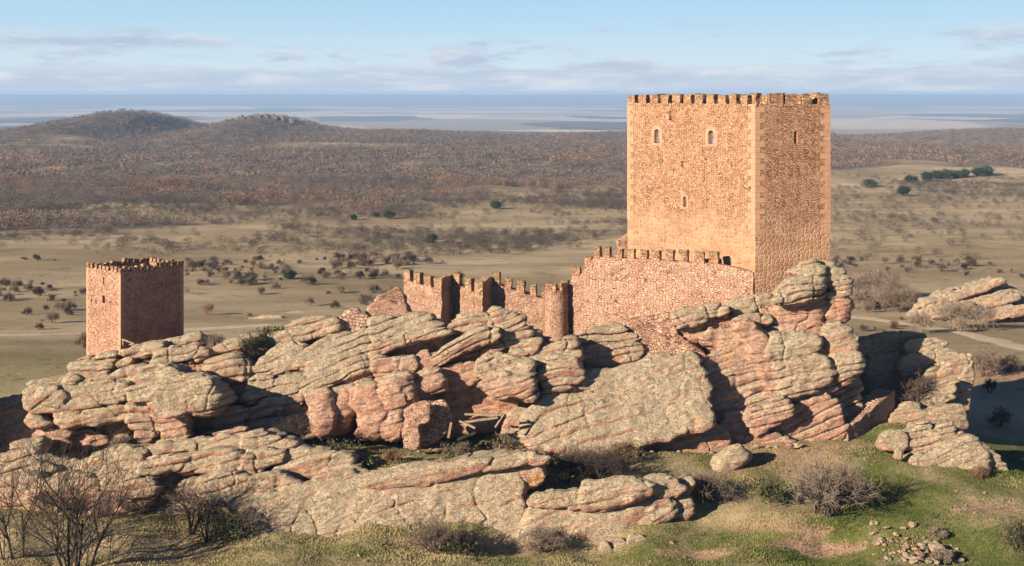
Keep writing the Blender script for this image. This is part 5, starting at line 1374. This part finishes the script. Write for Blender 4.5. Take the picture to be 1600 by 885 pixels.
# ---- loose stones
stone_v = []
for i in range(6):
    _seed[0] += 3
    r2 = np.random.default_rng(600+i)
    bm = bmesh.new(); bmesh.ops.create_icosphere(bm, subdivisions=2, radius=.5)
    pl = [(lambda v: v/np.linalg.norm(v))(r2.normal(0, 1, 3)) for _ in range(9)]
    for v in bm.verts:
        c = np.array(v.co); 
        for q in pl:
            dd_ = c.dot(q)
            if dd_ > .31: c = c-q*(dd_-.31)
        v.co = c*np.array([1.15, .9, .7])
    me = bpy.data.meshes.new('loose_stone'); bm.to_mesh(me); bm.free(); me.materials.append(M_ROCK); stone_v.append(me)
def stone(i, px, py, s, label, group, w=.3, lo=92, zo=0.0):
    x, y, z = ground_pt(px, py, lo)
    o = bpy.data.objects.new('loose_stone', stone_v[i % 6]); COL.objects.link(o)
    o.location = (x, y, z+s*.15+zo); o.scale = (s, s*random.uniform(.7, 1.1), s*random.uniform(.5, .9))
    o.rotation_euler = (random.uniform(-.4, .4), random.uniform(-.4, .4), random.uniform(0, 6.28)); o['weather'] = w
    return tag(o, label, 'stone', group)
GH = 'stones of the heap at the lower right'
stone(0, 1461, 866, 1.5, 'large flat topped tan block on the stone heap at the lower right', GH, .3)
stone(1, 1481, 872, 1.4, 'large pointed pale block beside the flat topped one on the heap', GH, .5)
stone(2, 1426, 823, .7, 'tan slab at the upper tip of the stone heap', GH, .3)
r4 = random.Random(3)
for i in range(95):
    a = r4.random()
    px = 1352+140*a+r4.gauss(0, 8); py = 842+14*math.sin(a*3)+22*a+r4.gauss(0, 11)
    if py > 884: py = 884-r4.random()*8
    stone(i, px, py, r4.choice((.22, .3, .4, .55, .75)), 'small tan stone lying in the stone heap at the lower right', GH, r4.choice((.2, .4, .6)))
for i, (px, py, sz) in enumerate([(1365, 836, .8), (1385, 830, .7), (1400, 838, .6), (1372, 852, .9), (1392, 850, .65), (1412, 832, .55), (1500, 880, .9), (1450, 880, .7), (1432, 862, .6)]):
    stone(i+1, px, py, sz, 'flat tan stone built into the low stone heap at the lower right', GH, .35)
GR = 'rubble stones below the ruined hut'
for i in range(110):
    px = r4.triangular(635, 850, 700); py = np.interp(px, [635, 700, 780, 850], [708, 690, 684, 694])+r4.gauss(0, 8)
    stone(i, px, py, r4.choice((.2, .28, .38, .5, .7)), 'pinkish stone in the rubble spill below the ruined hut', GR, r4.choice((.05, .2, .4)), lo=100)
GC2 = 'fallen blocks along the foot of the cliff'
for i in range(34):
    px = r4.uniform(880, 1320); py = np.interp(px, [880, 1000, 1130, 1230, 1320], [704, 706, 704, 699, 699])+abs(r4.gauss(0, 5))
    stone(i+2, px, py, r4.choice((.25, .35, .5, .7, 1.0)), 'pink sandstone block fallen at the foot of the cliff', GC2, r4.choice((.05, .15, .3)), lo=108)
GL = 'scattered pale stones on the grass'
for i in range(70):
    px, py = r4.choice([(1560, 775), (1500, 790), (1220, 720), (1180, 745), (1250, 735), (1330, 690), (800, 862), (560, 862), (700, 862), (1010, 872), (930, 715), (1360, 860), (400, 860)])
    stone(i, px+r4.gauss(0, 30), py+r4.gauss(0, 9), r4.choice((.15, .2, .28, .38)), 'small pale stone lying loose on the grass', GL, r4.choice((.4, .6, .8)))

# ------------------------------------------------------------------ haze
bm = bmesh.new(); bmesh.ops.create_cube(bm, size=1)
me = bpy.data.meshes.new('haze'); bm.to_mesh(me); bm.free()
hz_o = link('haze', me); tag(hz_o, kind='stuff')
hz_o['label'] = 'pale blue haze over the distant plain'; hz_o['category'] = 'haze'
zlo, zhi = -175.0, 58.0
hz_o.scale = (70000, 40500, zhi-zlo); hz_o.location = (0, 20200, (zhi+zlo)/2)
m = bpy.data.materials.new('haze_air'); m.use_nodes = True; m.node_tree.nodes.clear(); t = NT(m.node_tree)
out = t.new('ShaderNodeOutputMaterial'); v = t.new('ShaderNodeVolumePrincipled')
v.inputs['Color'].default_value = (.47, .69, 1.0, 1); v.inputs['Density'].default_value = 8.5e-5; v.inputs['Anisotropy'].default_value = .0
t.l.new(v.outputs[0], out.inputs['Volume']); me.materials.append(m)

# ------------------------------------------------------------------ sun, sky, camera
EL = R(20); sx, sy = -.80, -.60
sd = Vector((sx*math.cos(EL), sy*math.cos(EL), math.sin(EL))).normalized()
sun = bpy.data.lights.new('sun', 'SUN'); sun.energy = 5.0; sun.angle = R(.5); sun.color = (1.0, .855, .68)
so = bpy.data.objects.new('sun', sun); COL.objects.link(so); so.rotation_euler = sd.to_track_quat('Z', 'Y').to_euler(); so.location = (-60, -40, 120)
w = bpy.data.worlds.new('World'); SC.world = w; w.use_nodes = True
w.node_tree.nodes.clear(); t = NT(w.node_tree)
out = t.new('ShaderNodeOutputWorld'); bg = t.new('ShaderNodeBackground'); t.l.new(bg.outputs[0], out.inputs[0])
sky = t.new('ShaderNodeTexSky', sky_type='NISHITA', sun_disc=False)
sky.sun_elevation = EL; sky.sun_rotation = math.atan2(sx, sy); sky.altitude = 1100; sky.air_density = 1.0; sky.dust_density = .1; sky.ozone_density = 1.5
d = t.new('ShaderNodeTexCoord').outputs['Generated']
dx, dy, dz = t.sep(d)[:3]
az = t.math('ARCTAN2', dx, dy)
vec = t.comb(t.math('MULTIPLY', az, 9.5), t.math('MULTIPLY', dz, 44), 3.3)
n1 = t.noise(vec, 1.0, 7, .62, .2)
vec2 = t.comb(t.math('ADD', t.math('MULTIPLY', az, 13), 4.3), t.math('MULTIPLY', dz, 75), 2.0)
n2 = t.noise(vec2, 1.0, 7, .6, .3)
# low bank, and broken wisps above it
bank = t.math('MULTIPLY', t.ramp(dz, .030, .012), t.ramp(t.math('ADD', n2, t.math('MULTIPLY', t.ramp(dz, .026, .004), .35)), .46, .66))
wisp = t.math('MULTIPLY', t.math('MULTIPLY', t.ramp(dz, .012, .022), t.ramp(dz, .056, .038)), t.ramp(n1, .50, .64))
cl = t.math('MINIMUM', t.math('ADD', t.math('MULTIPLY', bank, .7), t.math('MULTIPLY', wisp, .8)), 1.0)
cc = t.mix(t.ramp(n2, .4, .75), (3.2, 3.8, 4.9), (5.8, 5.75, 6.0))
lowsky = t.mix(t.ramp(dz, .0, .075), (5.2, 6.0, 6.5), (3.3, 5.1, 6.5))
lowf = t.ramp(dz, .18, .085, 0, .88)
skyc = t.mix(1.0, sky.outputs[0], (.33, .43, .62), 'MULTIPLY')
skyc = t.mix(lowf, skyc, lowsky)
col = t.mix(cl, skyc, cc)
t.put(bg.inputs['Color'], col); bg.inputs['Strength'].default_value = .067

cam = bpy.data.cameras.new('camera'); co = bpy.data.objects.new('camera', cam); COL.objects.link(co)
co.location = (0, 0, EZ); co.rotation_euler = (R(90), 0, 0)
cam.sensor_width = 36; cam.lens = 36*F/1600; cam.shift_y = -(442.5-HY)/1600; cam.clip_start = 1; cam.clip_end = 120000
SC.camera = co
SC.view_settings.view_transform = 'Standard'; SC.view_settings.look = 'None'; SC.view_settings.exposure = 1.1; SC.view_settings.gamma = 1.0
SC.view_settings.use_curve_mapping = False
SC.render.engine = 'CYCLES'
SC.cycles.max_bounces = 5; SC.cycles.diffuse_bounces = 1; SC.cycles.volume_bounces = 0; SC.cycles.transparent_max_bounces = 4
SC.cycles.use_denoising = True
try: SC.cycles.denoiser = 'OPENIMAGEDENOISE'
except Exception: pass
SC.cycles.use_adaptive_sampling = False
